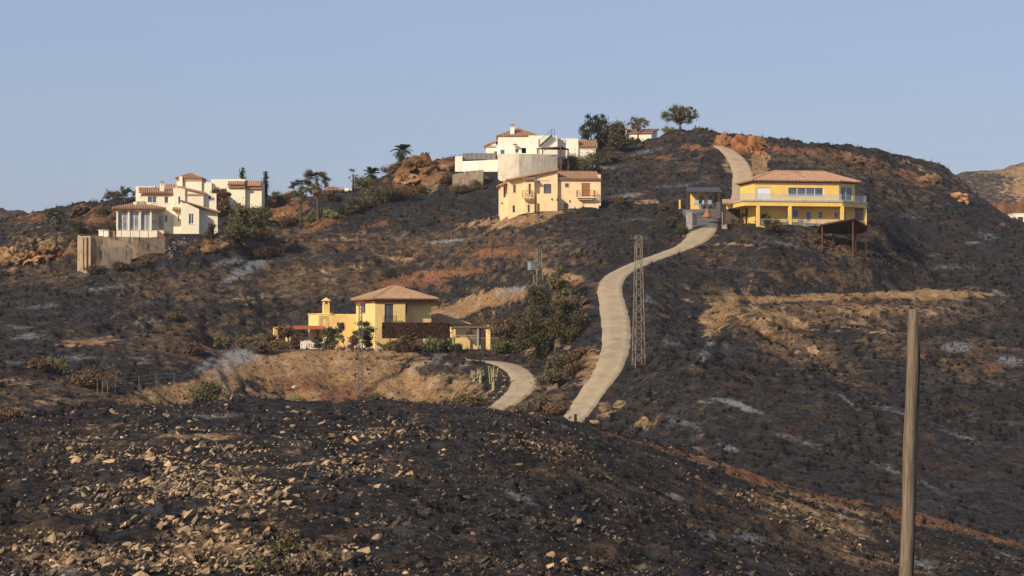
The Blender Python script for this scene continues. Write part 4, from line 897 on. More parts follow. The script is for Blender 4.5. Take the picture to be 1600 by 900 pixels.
# --- white house above it
h = House('white_house', 'white villa with hipped tile roof above the peach house', 'house', 778, 262, 392, 0, WHT, TER, WFR)
X = lambda p, y=0: h.on(p, 250, 'f', y)[0]; Z = lambda p, y=0: h.on(800, p, 'f', y)[1]
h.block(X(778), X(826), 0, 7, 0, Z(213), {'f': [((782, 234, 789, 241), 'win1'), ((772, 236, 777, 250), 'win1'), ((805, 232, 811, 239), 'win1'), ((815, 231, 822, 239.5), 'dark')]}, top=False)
h.block(X(759, 1), X(778) - .003, 1, 6, 0, Z(227), {'f': [((772, 236.5, 777.5, 249), 'win1')]}); h.roof('up_right', X(759, 1), X(778) - .4, 1, 6, Z(228), .9, .25, fascia=(.15, ORG))
h.roof('hip', X(781), X(839), .4, 7.5, Z(214), 1.6, .55, fascia=(.3, CRM), pitch=.34)
h.block(X(826) + .003, X(871), -.4, 7, -3, Z(212), {'f': []}); h.block(X(871) + .003, X(904), 1.2, 7, -3, Z(215.5))
h.block(X(904) + .003, X(931), 1.5, 7, -3, Z(229)); h.roof('up_back', X(904) + .45, X(931), 1.5, 6, Z(229.5), 1.5, .4, fascia=(.2, CRM))
h.chimney(X(800.5), 1.0, Z(212), Z(194), .7); h.part('drainpipe', STN, lambda m: m.box(X(841), X(841) + .12, -.52, -.403, 0, Z(217)))
# stair up the flat roof
zs0, zs1 = Z(229), Z(212)
m = MB(); a = Vector((X(843), -1.0, zs0)); b = Vector((X(862), -1.0, zs1))
for k in range(9): p = a + (b - a) * (k + .5) / 9; m.box(p.x - .17, p.x + .17, -1.4, -.41, p.z - .04, p.z)
m.beam(a, b, .06, .2); m.build('stair', BLK, h.e)
h.rail([a, b, (X(866), -1.0, zs1)], 1.0, BLK, .25, 'stair_rail'); h.part('satellite_dish', BLK, lambda m: m.lathe([(.02, Z(225)), (.45, Z(227)), (.46, Z(227) + .06)], X(805), -.6, 10))
h.done()
# its retaining walls
def wallpoly(name, label, mat, pts, depth=.4, cat='wall'):
    # pts: (px, top row, bottom row, D)
    m = MB(); t_ = []; b_ = []
    for (px_, a, b, D) in pts: t_.append(P(px_, a, D)); q = P(px_, b, D); b_.append(Vector((t_[-1].x, t_[-1].y, q.z)))
    o0 = t_[0].copy(); off = Vector((0, depth, 0))
    for i in range(len(t_) - 1):
        a, b, c, d = b_[i] - o0, b_[i+1] - o0, t_[i+1] - o0, t_[i] - o0
        m.quad(a, b, c, d); m.quad(d, c, c + off, d + off); m.quad(b + off, a + off, d + off, c + off)
    a, d = b_[0] - o0, t_[0] - o0; m.quad(a, d, d + off, a + off); a, d = b_[-1] - o0, t_[-1] - o0; m.quad(d, a, a + off, d + off)
    o = m.build(name, mat, None); o.location = o0; return tag(o, label, cat)
wallpoly('retaining_wall', 'tall cream retaining wall curving below the white villa', GRYW, [(778, 241, 290, 388), (790, 240.5, 290, 386.4), (802, 240.5, 290, 385.5), (811, 240.5, 290, 385.2), (830, 240.5, 286, 385.8), (850, 241, 282, 386.8), (871, 241.5, 270, 388)], 6)
wallpoly('garden_wall', 'white garden wall stepping down left of the white villa', WHT, [(711, 244, 274, 392), (722.5, 244, 276, 392), (722.6, 252, 276, 392), (745, 251, 290, 391), (778, 249.5, 290, 390.5)], 3)
wallpoly('low_wall', 'low grey brown wall in front of the white garden wall', plaster('sooty_render', (.34, .27, .19), .5), [(707, 273, 296, 386), (735, 267, 294, 386), (755, 265.5, 290, 386)], .5)
fr = House('terrace_fence', 'grey panel fence on the white garden wall', 'fence', 722.5, 250, 392.6, 0, WHT, TER, WFR)
for i in range(7):
    x = i * .82; m = MB(); m.box(x, x + .76, -.04, .04, .05 + .02 * i, 1.15); m.build('panel', plain('grey_fence_panel', (.2, .19, .18)), fr.e)
    m = MB(); m.box(x + .76, x + .82, -.06, .06, -.9, 1.25); m.build('post', BLK, fr.e)
pw = P(862, 243, 388)
t = thing('brown_pergola', 'brown timber pergola on the terrace of the white villa', 'pergola', pw, R(0))
m = MB(); m.quad((-2.6,-1,1.15),(1.6,-1.3,1.45),(3.0,1.6,1.2),(-1.6,1.8,1.3)); m.quad((-2.6,-1,1.0),(-1.6,1.8,1.15),(3.0,1.6,1.05),(1.6,-1.3,1.3)); m.quad((-2.6,-1,1.0),(1.6,-1.3,1.3),(1.6,-1.3,1.45),(-2.6,-1,1.15)); m.quad((1.6,-1.3,1.3),(3.0,1.6,1.05),(3.0,1.6,1.2),(1.6,-1.3,1.45)); m.build('roof', RWOOD, t)
for x, y, z in ((-2.4, -.9, 1.05), (1.5, -1.2, 1.3), (2.8, 1.5, 1.1), (-1.5, 1.6, 1.1)): m = MB(); m.beam((x, y, -1.2 if x < 1 else -3), (x, y, z), .2); m.build('post', RWOOD, t)
for k in range(7): m = MB(); m.beam((-1.7 + k * .45, -.9, .1), (-1.1 + k * .45, -.9, .9), .05); m.build('brace', RWOOD, t)

# --- gabled white house on the crest
h = House('white_cottage', 'small white gabled house behind trees on the crest of the hill', 'house', 951, 226, 426, -12, WHT, TER2, WFR)
h.block(0, 3.4, 0, 9, -1, 2.6, top=False); h.roof('gable', 0, 3.4, 0, 9, 2.6, 1.2, .3, axis='y')
h.block(3.403, 7.9, .6, 8, -1, 2.0, top=False); h.roof('up_back', 3.42, 7.9, .6, 8, 2.0, 1.3, .35); h.done()
# --- pieces of houses on the far slope
h = House('white_building', 'white parapeted building cut by the right edge', 'building', 1578, 350, 470, 0, WHT, TER, WFR)
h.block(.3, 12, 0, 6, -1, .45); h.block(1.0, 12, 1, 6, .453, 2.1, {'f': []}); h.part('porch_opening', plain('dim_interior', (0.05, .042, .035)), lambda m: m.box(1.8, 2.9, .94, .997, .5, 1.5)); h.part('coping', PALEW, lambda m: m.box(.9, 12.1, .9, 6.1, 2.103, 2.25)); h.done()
h = House('white_outbuilding', 'white stub building with sloping side between the palms and shrubs', 'building', 536, 312, 398, 0, WHT, TER, WFR)
h.W.quad((0,0,-1),(1.6,0,-1),(1.5,0,1.9),(.3,0,2.1)); h.W.quad((1.6,0,-1),(1.6,4,-1),(1.5,4,1.9),(1.5,0,1.9)); h.W.quad((.3,0,2.1),(1.5,0,1.9),(1.5,4,1.9),(.3,4,2.1)); h.W.quad((0,4,-1),(0,0,-1),(.3,0,2.1),(.3,4,2.1)); h.done()
h = House('low_house', 'low house with terracotta roof behind the pair of palms', 'house', 508, 308, 405, 0, CRM, TER2, WFR)
h.block(0, 2.8, 0, 5, -1, 1.0, top=False); h.roof('hip', 0, 2.8, 0, 5, 1.0, .8, .4); h.rail([(0, -1, .6), (3.2, -1, .6)], 1.0, BLK, .5, 'railing'); h.chimney(.2, 1.0, 1.0, 2.4, .4); h.done()
h = House('small_roofed_house', 'small house with orange roof behind the burnt bushes beside the cypress', 'house', 448, 312, 400, 0, CRM, TER2, WFR)
h.block(0, 1.8, 0, 4, -1, .9, top=False); h.roof('hip', 0, 1.8, 0, 4, .9, .6, .3); h.done()
# --- left villa
h = House('white_villa', 'large white villa with glazed corner porch at the left of the hill', 'house', 182, 370, 340, 10, CRM, TER2, WFR)
X = lambda p, y=0: h.on(p, 350, 'f', y)[0]; Z = lambda p, y=0, q=230: h.on(q, p, 'f', y)[1]
W2 = WHT
# porch
px0, px1 = 0.0, X(243); zb = Z(359.5); ze = Z(329)
h.block(px0, px1 + 1.2, 0, 4.2, -.6, zb); 
cols = [X(p) for p in (183, 201, 218.5, 235.5)]
for x in cols: h.part('column', WHT, lambda m: (m.box(x - .12, x + .12, .05, .29, zb + .003, ze), m.box(x - .17, x + .17, .0, .34, ze - .25, ze - .003)))
fx = []
for i in range(3):
    x0, x1 = cols[i] + .22, cols[i+1] - .22
    for j in range(2):
        a = x0 + (x1 - x0) * j / 2; b = x0 + (x1 - x0) * (j + 1) / 2
        m = MB(); m.box(a, b, .46, .48, zb + .01, ze - .3); m.build('glass_panel', glass('porch_glass', (.13, .145, .15)), h.e)
    for a in (x0, (x0+x1)/2, x1): h.part('mullion', WHT, lambda m: m.box(a - .04, a + .04, .42, .455, zb + .01, ze - .3))
# canted glazed end
for i in range(2):
    a = Vector((cols[3] + .1, .5)); b = Vector((X(256), 2.6)); p = a + (b - a) * i / 2; q = a + (b - a) * (i + 1) / 2
    m = MB(); m.beam((p.x, p.y, (zb+ze)/2 - .1), (q.x, q.y, (zb+ze)/2 - .1), .03, ze - zb - .5); m.build('glass_panel', glass('porch_glass'), h.e)
    h.part('mullion', WHT, lambda m: m.box(p.x - .05, p.x + .05, p.y - .05, p.y + .05, zb, ze - .3))
h.part('architrave', WHT, lambda m: m.box(px0 - .1, px1 + .8, .0, .5, ze + .003, ze + .22))
h.roof('hip', px0, px1 + .9, 0, 4.6, ze + .2, .75, .55, fascia=(.18, ORG), pitch=.32)
h.part('roof_terrace_wall', CRM, lambda m: (m.box(X(208, 1.5), X(236, 1.5), 1.5, 1.7, ze + .4, ze + 1.35)))
h.rail([(X(214, 1.4), 1.35, ze + .95), (X(226, 1.4), 1.35, ze + .95)], .5, BLK, .15)
# main body
yb = 3.0
h.block(X(222, yb), X(271, yb), yb, 9, -.6, Z(303, yb), {'f': [((231, 307, 245, 317), 'win'), ((257, 307, 263.5, 317.5), 'win1'), ((257, 336, 262, 347), 'win1')]}, top=False)
h.roof('up_back', X(222, yb), X(271, yb), yb, 8, Z(302.5, yb), 1.1, .5, fascia=(.25, ORG), pitch=.32)
h.chimney(X(253, 4), 4.0, Z(300, 4), Z(284, 4), .62)
y2 = 2.2
h.block(X(271, y2) + .003, X(289, y2), y2, 9.5, -.6, Z(293, y2), {'f': [((278.5, 307, 282.5, 319), 'win1'), ((278, 336, 281, 346), 'win1')]})
h.roof('up_left', X(281, y2+.4), X(318, y2), y2 + .3, 8, Z(302, y2) , .95, .35, fascia=(.2, ORG), pitch=.32)
h.block(X(289, y2) + .006, X(318, y2), y2 + .3, 8, -.6, Z(303, y2), top=False)
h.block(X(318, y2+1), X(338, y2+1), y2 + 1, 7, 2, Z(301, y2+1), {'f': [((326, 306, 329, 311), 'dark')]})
# front right wing with roof falling to the right
y3 = .8
xw0, xw1, xw2 = X(283, y3), X(311, y3), X(341, y3)
z0w = Z(326, y3)
h.block(xw0, xw1, y3, 7, -.6, z0w, {'f': [((295, 334, 303, 350), 'win')]}, top=False)
h.W.quad((xw0, y3, z0w), (xw1, y3, z0w), (xw0, y3, Z(313, y3))); h.W.quad((xw0, 7, z0w), (xw0, y3, z0w), (xw0, y3, Z(313, y3)), (xw0, 7, Z(313, y3)))
h.block(xw1 + .003, xw2, y3 + 1.8, 7, -1.5, z0w, top=False)
T = MB(); S = MB(); h.plane((xw2 + .3, 1.9, z0w - .35), (xw2 + .3, 7.3, z0w - .35), (xw0 - .1, 7.3, Z(312, y3)), (xw0 - .1, y3 - .35, Z(312, y3)), T, S, .32); rf = S.build('roof', TER2, h.e); T.build('roof_tiles', TER2, rf)['kind'] = 'stuff'
T = MB(); S = MB(); h.plane((X(269, 1.6), 1.5, Z(328, y2)), (X(282, 1.6), 1.5, Z(328, y2)), (X(282, 1.6), y2 - .01, Z(324, y2)), (X(269, 1.6), y2 - .01, Z(324, y2)), T, S, .32); rf = S.build('awning', TER2, h.e); T.build('roof_tiles', TER2, rf)['kind'] = 'stuff'
# stair to the terrace
m = MB(); a = Vector((X(246), -.9, zb)); b = Vector((X(262), -.9, -.4))
for i in range(8): p = a + (b - a) * (i + .5) / 8; m.box(p.x - .12, p.x + .12, -1.4, -.2, p.z - .9, p.z)
m.build('stair', plain('red_brown_step', (.25, .11, .07)), h.e)
h.done()
wallpoly('terrace_wall', 'tan retaining wall streaked with soot below the glazed porch', TAN, [(121, 367, 440, 333), (125, 367, 440, 331), (125.1, 369, 440, 331), (141, 368.5, 440, 330.5), (158, 368.5, 440, 331.5), (158.1, 370, 436, 331.5), (215, 371, 430, 333.5), (258, 372, 425, 336)], 5)
wallpoly('lower_wall', 'low grey wall in front of the sooty tan retaining wall', GRYW if False else plaster('sooty_render', (.40, .33, .25), .5), [(159, 387, 435, 329), (182, 386.5, 430, 330), (205, 387, 430, 331)], .5)
tag(bx('doorway', plain('dim_interior', (.05, .042, .035)), None, (-.28, .28, -.08, .3, -.75, .8)), 'dark doorway in the sooty tan retaining wall', 'door').location = P(153, 394, 330.6)
q = P(165, 372, 333); o = tag(bx('pump_house', CRM, None, (-1.0, .4, 0, 1.2, -.4, 1.1), (-1.1, .5, -.1, 1.3, 1.103, 1.2)), 'small cream outbuilding on the terrace left of the porch', 'shed'); o.location = q
q = P(176, 372, 333.5); o = tag(bx('wooden_gate', plain('orange_wood', (.36, .16, .07)), None, (-.35, .35, 0, .08, -.4, 1.0), (-.35, .35, -.02, .1, 1.0, 1.06)), 'orange brown wooden gate beside the glazed porch', 'gate'); o.location = q
fr = House('terrace_railing', 'thin black railing along the top of the sooty retaining wall', 'railing', 162, 371, 332, 3, WHT, TER, WFR)
fr.rail([(0, -.2, .0), (9.0, -.1, -.1)], 1.05, BLK, 1.15, 'rail', .03, 1.15)
for (px_, w_, lab) in ((134, .16, 'narrow pilaster in the middle of the three on the sooty wall'), (141, .12, 'narrow pilaster on the sooty wall nearest the dark doorway'), (129, .14, 'narrow pilaster on the sooty wall nearest its left end')):
    o = tag(bx('buttress', TAN, None, (-w_, w_, -.3, .0, -4.6, -.1)), lab, 'pilaster', 'pilasters on the sooty wall'); o.location = P(px_, 369, 330.6)

# house behind the left villa, with a little tower
h = House('tower_house', 'pale house with a square tile roofed tower behind the white villa', 'house', 205, 330, 372, 0, CRM, TER2, WFR)
X = lambda p, y=0: h.on(p, 300, 'f', y)[0]; Z = lambda p, y=0: h.on(250, p, 'f', y)[1]
h.block(X(212), X(242), 0, 5, 0, Z(291)); h.block(X(242) + .003, X(276), .5, 5, 0, Z(292)); h.block(X(276) + .003, X(315), 0, 5, 0, Z(280), {'f': []}, top=False)
h.roof('hip', X(277), X(314), 0, 4.5, Z(280), .95, .3, fascia=(.25, ORG), pitch=.34); h.block(X(315) + .003, X(330), .4, 5, 0, Z(285))
T = MB(); S = MB(); h.plane((X(256), .4, Z(293)), (X(275), .4, Z(293)), (X(275), 1.4, Z(287.5)), (X(256), 1.4, Z(287.5)), T, S, .34); rf = S.build('roof', TER2, h.e); T.build('roof_tiles', TER2, rf)['kind'] = 'stuff'
h.block(X(280, -.5), X(285, -.5), -.5, -.003, Z(293), Z(276)); h.done()
h = House('flat_roofed_house', 'cream house with tiled parapets behind the green tree and burnt tree', 'house', 330, 325, 378, 0, CRM, TER2, WFR)
X = lambda p, y=0: h.on(p, 300, 'f', y)[0]; Z = lambda p, y=0: h.on(370, p, 'f', y)[1]
h.block(X(330), X(383), 0, 5, 0, Z(280)); h.block(X(383) + .003, X(408), .8, 6, 0, Z(283))
for (a, b, y, z0, z1) in ((356, 383, 0, 289, 283.5), (383.5, 408.5, .8, 291, 283)):
    T = MB(); S = MB(); h.plane((X(a, y), y - .8, Z(z0, y)), (X(b, y), y - .8, Z(z0, y)), (X(b, y), y - .01, Z(z1, y)), (X(a, y), y - .01, Z(z1, y)), T, S, .34); rf = S.build('tiled_parapet', TER2, h.e); T.build('roof_tiles', TER2, rf)['kind'] = 'stuff'
    h.part('cornice', ORG, lambda m: m.box(X(a, y), X(b, y), y - .5, y - .003, Z(z0, y) - .4, Z(z0, y) - .15))
h.part('satellite_dish', PALEW, lambda m: m.lathe([(.02, Z(279)), (.4, Z(278)), (.42, Z(277.7))], X(373), 1, 10)); h.done()
# ------------------------------------------------------------------ vegetation
FOL = tinted('foliage', (1, 1, 1), 0.75, 0.35, 0.9, .15); BARK = plain('scorched_bark', (0.10, 0.075, 0.055), .95, .5); CHAR = plain('charred_wood', (0.022, 0.019, 0.018), .95, .4); PALEB = plain('bleached_twigs', (0.36, 0.32, 0.27), .9, .4)
FOL.use_backface_culling = False
def leaf_cloud(name, cl, n, size, colr, parent, var=.35, stretch=1.0, brown=0.0, up=0.0):
    """many small leaf faces gathered round the clump centres cl: rows of x, y, z, radius"""
    cl = np.array(cl, float); w_ = cl[:, 3] ** 2; ix = rng.choice(len(cl), n, p=w_ / w_.sum())
    d = rng.normal(size=(n, 3)); d /= np.linalg.norm(d, axis=1)[:, None]
    r = np.abs(rng.normal(size=n)) * .58 + .1
    c = cl[ix, :3] + d * (r * cl[ix, 3])[:, None] * np.array([1, 1, .8])
    lo_ = cl[:, 2].min() - cl[:, 3].max() * .6; c[:, 2] = np.maximum(c[:, 2], max(lo_, .03))
    a = rng.normal(size=(n, 3)); a[:, 2] += up; a /= np.linalg.norm(a, axis=1)[:, None]; b = np.cross(a, rng.normal(size=(n, 3))); b /= np.linalg.norm(b, axis=1)[:, None]
    s = size * 1.25 * (0.5 + 1.0 * rng.random(n))[:, None]
    V = np.stack([c - a * s * stretch, c + b * s * .5, c + a * s * stretch, c - b * s * .5], 1).reshape(-1, 3)
    F = np.arange(4 * n).reshape(n, 4)
    k = 1.25 * (1 - var + 2 * var * rng.random(n))[:, None] * (0.75 + 0.5 * _h(ix, ix * 3, 9))[:, None] * np.array(colr)[None]
    br = rng.random(n) < (brown * (0.4 + 1.2 * _h(ix, ix * 7, 4))); k[br] = np.array([.16, .095, .05]) * (0.7 + .6 * rng.random(br.sum()))[:, None]
    return mesh_np(name, V, F, FOL, parent, {'tint': np.repeat(k, 4, 0)})
def branches(mb, p, d, L, r, depth, spread=.6, tips=None, gnarl=.15, nseg=3, kids=3):
    pts = [p.copy()]; q = p.copy(); dd = d.normalized()
    for i in range(nseg):
        dd = (dd + Vector((random.gauss(0, gnarl), random.gauss(0, gnarl), random.gauss(0, gnarl * .6)))).normalized(); q = q + dd * L / nseg; pts.append(q.copy())
    mb.tube(pts, [r * (1 - .55 * i / nseg) for i in range(nseg + 1)], 5 if depth > 1 else 3, cap=False)
    if depth == 0:
        if tips is not None: tips.append(q)
        return
    for k in range(kids):
        a = 2 * math.pi * (k + random.random() * .7) / kids
        side = dd.orthogonal().normalized(); side.rotate(Matrix.Rotation(a, 3, dd))
        nd = (dd + side * spread * random.uniform(.6, 1.3)).normalized(); s0 = pts[-1] if k else pts[-1]
        if random.random() < .35: s0 = pts[-2]
        branches(mb, s0, nd, L * random.uniform(.6, .85), r * .5, depth - 1, spread, tips, gnarl, nseg, kids)
def at(px, py, D=None):
    if D is None: return G(px, py, 140)
    p = P(px, py, D); return Vector((p.x, p.y, gz(p.x, p.y)))
GREEN = (.085, .09, .035); OLIVE = (.135, .125, .055); DRY = (.17, .12, .065); DARKG = (.045, .052, .03); BRN_ = (.10, .062, .038); YG = (.17, .17, .06); RUST = (.15, .07, .04)
def tree(name, label, cat, px, py, hm, wm, colr, n=2200, D=None, trunk=.25, leaf=.13, brown=.15, ncl=16, multi=1, bark=None, group=None, flat=.8, dep=2, clr=None, lean=0, cone=0):
    p = at(px, py, D); t = thing(name, label, cat, p - Vector((0, 0, .1)), 0, group); tips = []
    m = MB()
    for k in range(multi):
        d = Vector((random.gauss(0, .22) + lean, random.gauss(0, .22), 1)); branches(m, Vector((random.gauss(0, .1 * (multi > 1)), 0, 0)), d, hm * trunk + .15, wm * .035 + .05, dep, .75, tips, .14)
    m.build('trunk', bark or BARK, t)
    zc = hm * (trunk + 1) / 2; rz_ = hm * (1 - trunk) / 2
    cl = []
    for k in range(ncl):
        a = random.uniform(0, 2 * math.pi); f = random.uniform(-.85, .9); rr = math.sqrt(max(0, 1 - f * f * (1 - cone))) * random.uniform(.35, .9) * (1 - cone * (f + .85) / 1.75)
        cl.append((math.cos(a) * rr * wm / 2 + lean * hm * .5, math.sin(a) * rr * wm / 2, zc + f * rz_ * .85, (clr or .3) * min(wm / 2, rz_ * 1.2) * random.uniform(.7, 1.4)))
    for q in tips[:10]: cl.append((q.x, q.y, q.z, .22 * wm / 2))
    cl.append((lean * hm * .5, 0, zc - cone * rz_ * .4, .6 * min(wm / 2, rz_)))
    leaf_cloud('crown', cl, int(n * 1.7), leaf * .85, colr, t, brown=brown); return t
def shrub(label, px, py, wm, hm, colr=OLIVE, n=700, D=None, brown=.25, leaf=.10, name='shrub', cat='shrub', group=None):
    p = at(px, py, D); t = thing(name, label, cat, p - Vector((0, 0, .08)), 0, group)
    m = MB()
    for k in range(5): a = random.uniform(0, 6.28); m.tube([(0, 0, -.1), (math.cos(a) * wm * .18, math.sin(a) * wm * .18, hm * .4), (math.cos(a) * wm * .36, math.sin(a) * wm * .36, hm * .8)], [.05, .035, .012], 4, False)
    m.build('stem', BARK, t)
    cl = []
    for k in range(9 + int(wm * 2)):
        a = random.uniform(0, 6.28); rr = math.sqrt(random.random()) * .8; cl.append((math.cos(a) * rr * wm / 2, math.sin(a) * rr * wm / 2 * .8, hm * (.2 + .55 * random.random() * (1.15 - rr * .6)), min(wm, hm * 1.6) * random.uniform(.16, .3)))
    leaf_cloud('foliage', cl, n, leaf, colr, t, brown=brown); return t
def bare_shrub(label, px, py, wm, hm, mat=None, D=None, name='burnt_shrub', cat='burnt shrub', group=None, n=9, lo=150, dep=2, r=.03):
    p = G(px, py, lo, 145 if lo < 100 else 450) if D is None else at(px, py, D); t = thing(name, label, cat, p - Vector((0, 0, .05)), 0, group); m = MB()
    for k in range(n): a = random.uniform(0, 6.28); branches(m, Vector((0, 0, 0)), Vector((math.cos(a) * wm / hm * .5, math.sin(a) * wm / hm * .5, 1)), hm * .45, r, dep, .5, None, .15, 2, 2)
    m.build('twigs', mat or CHAR, t); return t
# palm frond: a keeled fan or feather leaf
def frond_mesh(L, wdt, droop, kind='feather', n=9):
    m = MB()
    def sp_(t): return Vector((L * t * math.cos(droop * t * .8), 0, L * (0.55 * t - droop * t * t)))
    m.tube([sp_(t) for t in (0, .35, .7, 1)], [.03, .025, .018, .008], 3, False)
    for i in range(n):
        t = .18 + .8 * i / n if kind == 'feather' else .55 + .02 * i
        p = sp_(t); 
        for s in (-1, 1):
            if kind == 'feather': ll = wdt * (1 - abs(t - .5) * 1.1); tip = p + Vector((ll * .55, s * ll, -ll * .35)); w2 = L * .06
            else: ang = s * (.1 + 1.35 * i / n); ll = L * .6; tip = p + Vector((math.cos(ang) * ll, math.sin(ang) * ll, -ll * (.25 + .3 * abs(math.sin(ang))))); w2 = L * .05
            m.quad(p + Vector((-w2, 0, 0)), p + Vector((w2, 0, 0)), tip)
    return m
FRM = {}
def palm(label, px, py, hm, cr, colr='green', D=None, nf=32, skirt=10, trunk=BARK, kind='fan', tr=.18, group='palm trees on the hillside', name='palm_tree', zb=None):
    p = at(px, py, D); 
    t = thing(name, label, 'palm tree', p - Vector((0, 0, .1)), random.uniform(0, 6), group)
    lx = random.uniform(-.05, .05) * hm; m = MB(); m.tube([(0, 0, -.3), (lx * .3, 0, hm * .4), (lx, 0, hm)], [tr * 1.3, tr, tr * .85], 7); m.build('trunk', trunk, t)
    cols = {'green': (.065, .075, .033), 'bright': (.16, .22, .07), 'dry': (.20, .135, .07), 'grey': (.13, .115, .065), 'char': (.035, .028, .024)}
    for i in range(nf + skirt):
        sk = i >= nf; c = 'dry' if sk and colr != 'char' else colr; key = (kind, c, round(cr, 1), sk)
        if key not in FRM:
            mm = frond_mesh(cr, cr * .33, .75 if not sk else .3, 'feather' if kind == 'feather' else 'fan')
            me = bpy.data.meshes.new('frond'); me.from_pydata(mm.v, [], mm.f); me.materials.append(plain('frond_' + c, cols[c], .6, .5, 2)); FRM[key] = me
        o = bpy.data.objects.new('frond', FRM[key]); COL.objects.link(o); o.parent = t; o.location = (lx, 0, hm - .05 - (.3 * random.random() if sk else 0))
        if sk: pitch = R(random.uniform(65, 100))
        else: pitch = R(-60 + 100 * random.random())
        o.rotation_euler = (0, pitch, i * 2.4 + random.uniform(-.2, .2)); s = random.uniform(.8, 1.1); o.scale = (s, s, s)
    return t
k34 = .0944
palm('palm with dark green crown and dry skirt among the orange rocks at far left', 87, 372, 5.0, 1.7, 'green', D=352, skirt=10)
palm('scorched palm with brown drooping crown, left of the pair of burnt palms', 36, 383, 4.4, 1.6, 'dry', D=352, nf=16, skirt=10, tr=.14)
palm('scorched palm with brown crown, right of the pair of burnt palms', 51, 383, 4.8, 1.7, 'grey', D=350, nf=16, skirt=12, tr=.14)
palm('thin burnt palm at the left edge of the scorched palm group', 22, 384, 3.9, 1.2, 'dry', D=354, nf=10, skirt=6, tr=.1)
palm('tall palm with dense skirt of dead fronds, left of the pair', 470, 350, 6.4, 2.0, 'green', D=366, skirt=20)
palm('tall palm with thick brown skirt, right of the pair', 497, 350, 6.5, 2.1, 'grey', D=366, skirt=26, tr=.24)
palm('burnt black palm skeleton on the skyline with few drooping fronds', 552, 296, 2.9, 1.2, 'char', D=396, nf=7, skirt=0, trunk=CHAR, tr=.16)
palm('green palm with open crown on the skyline', 581, 293, 2.6, 2.0, 'green', D=394, skirt=10, kind='feather')
palm('leafy feathered palm at the foot of the orange outcrop', 629, 268, 2.2, 2.3, 'green', D=404, nf=30, skirt=8, kind='feather')
palm('green palm rising behind the yellow villa', 684, 500, 3.2, 1.3, 'bright', D=306, skirt=6, kind='feather')
palm('low spreading palm in front of the brown hedge', 641, 543, .9, 1.9, 'dry', D=284, nf=30, skirt=4, kind='feather')
palm('palm crown showing above the tile roof of the large yellow house', 1266, 300, 2.6, 1.9, 'bright', D=352, nf=30, kind='feather')
# cypresses
for (px_, by, ty, D, lab) in ((415, 312, 268, 384, 'tall narrow dark cypress beside the flat roofed house'), (378, 290, 263, 392, 'tip of a small cypress behind the flat roofed house')):
    p = at(px_, by, D); Hh = P(px_, ty, D).z - p.z; t = thing('cypress', lab, 'tree', p, 0, 'cypresses by the flat roofed house'); m = MB(); m.tube([(0,0,-.2),(0,0,Hh*.9)], [.1,.03], 5); m.build('trunk', BARK, t)
    leaf_cloud('crown', [(random.gauss(0,.08), random.gauss(0,.08), Hh * (f / 14 + .05), .5 * math.sin(math.pi * min(1, (1.08 - f / 14))) ** .7 + .08) for f in range(14)], 1200, .11, (.03, .036, .022), t, up=1.5)
# trees
tree('burnt_conifer', 'rust brown burnt conifer between the tower house and the flat roofed house', 'tree', 346, 322, 6.3, 4.4, RUST, 3600, D=362, trunk=.2, brown=.5, ncl=34, clr=.2)
tree('tree', 'broad dusty green tree in front of the flat roofed house', 'tree', 380, 368, 6.9, 8.6, (.10, .095, .04), 7500, D=346, trunk=.12, brown=.15, ncl=34, multi=3, clr=.26)
tree('tree', 'small dark green tree left of the tower house', 'tree', 196, 318, 3.2, 2.6, DARKG, 700, D=388, trunk=.3, ncl=10)
tree('tree', 'thin burnt tree with reddish crown beside the tower house', 'tree', 216, 318, 3.6, 2.6, BRN_, 600, D=384, trunk=.35, brown=.5, ncl=12, clr=.2)
tree('tree', 'small reddish burnt tree above the porch roof', 'tree', 246, 305, 2.8, 1.5, RUST, 260, D=368, trunk=.4, brown=.6, ncl=7)
tree('pine_tree', 'large dark pine with leaning limbs beside the white villa', 'tree', 930, 226, 7.2, 8.2, (.038, .045, .03), 7000, D=412, trunk=.28, brown=.05, ncl=34, clr=.22, multi=2, dep=3, leaf=.15)
tree('tree', 'small dark bushy tree behind the flat roof of the white villa', 'tree', 874, 220, 2.3, 2.0, DARKG, 600, D=408, trunk=.2, ncl=9)
tree('tree', 'thin crowned brownish tree in front of the white cottage', 'tree', 997, 228, 4.8, 4.8, (.12, .10, .065), 2000, D=416, trunk=.42, brown=.3, ncl=22, clr=.2, dep=3, leaf=.1)
tree('tree', 'spreading olive green tree on the crest right of the cottage', 'tree', 1063, 215, 5.0, 6.8, (.11, .10, .042), 5200, D=414, trunk=.22, brown=.1, ncl=36, clr=.26, multi=2, dep=3, leaf=.12)
tree('round_tree', 'dense round brown green tree left of the white cottage', 'tree', 965, 246, 5.2, 4.2, (.075, .064, .033), 5200, D=404, trunk=.06, brown=.25, ncl=34, clr=.34)
tree('tree', 'dark burnt shrub tree right of the spreading olive green tree', 'tree', 1088, 215, 1.6, 2.2, DARKG, 500, D=414, trunk=.2, ncl=9, brown=.3)
kk = .079
tree('conifer', 'tall dark green conifer between the road and the driveway', 'tree', 842, 575, 9.6, 7.0, (.055, .062, .026), 9500, D=277, cone=.8, trunk=.04, brown=.25, ncl=44, clr=.24, leaf=.12)
tree('conifer', 'broad half scorched conifer beside the road', 'tree', 888, 580, 5.6, 6.2, (.065, .062, .028), 7000, D=272, cone=.4, trunk=.06, brown=.3, ncl=34, clr=.24, multi=2, leaf=.12)
tree('conifer', 'brown scorched tree left of the tall conifer', 'tree', 797, 548, 5.0, 5.0, (.085, .072, .035), 4500, D=288, trunk=.15, brown=.5, ncl=22, clr=.24, multi=2)
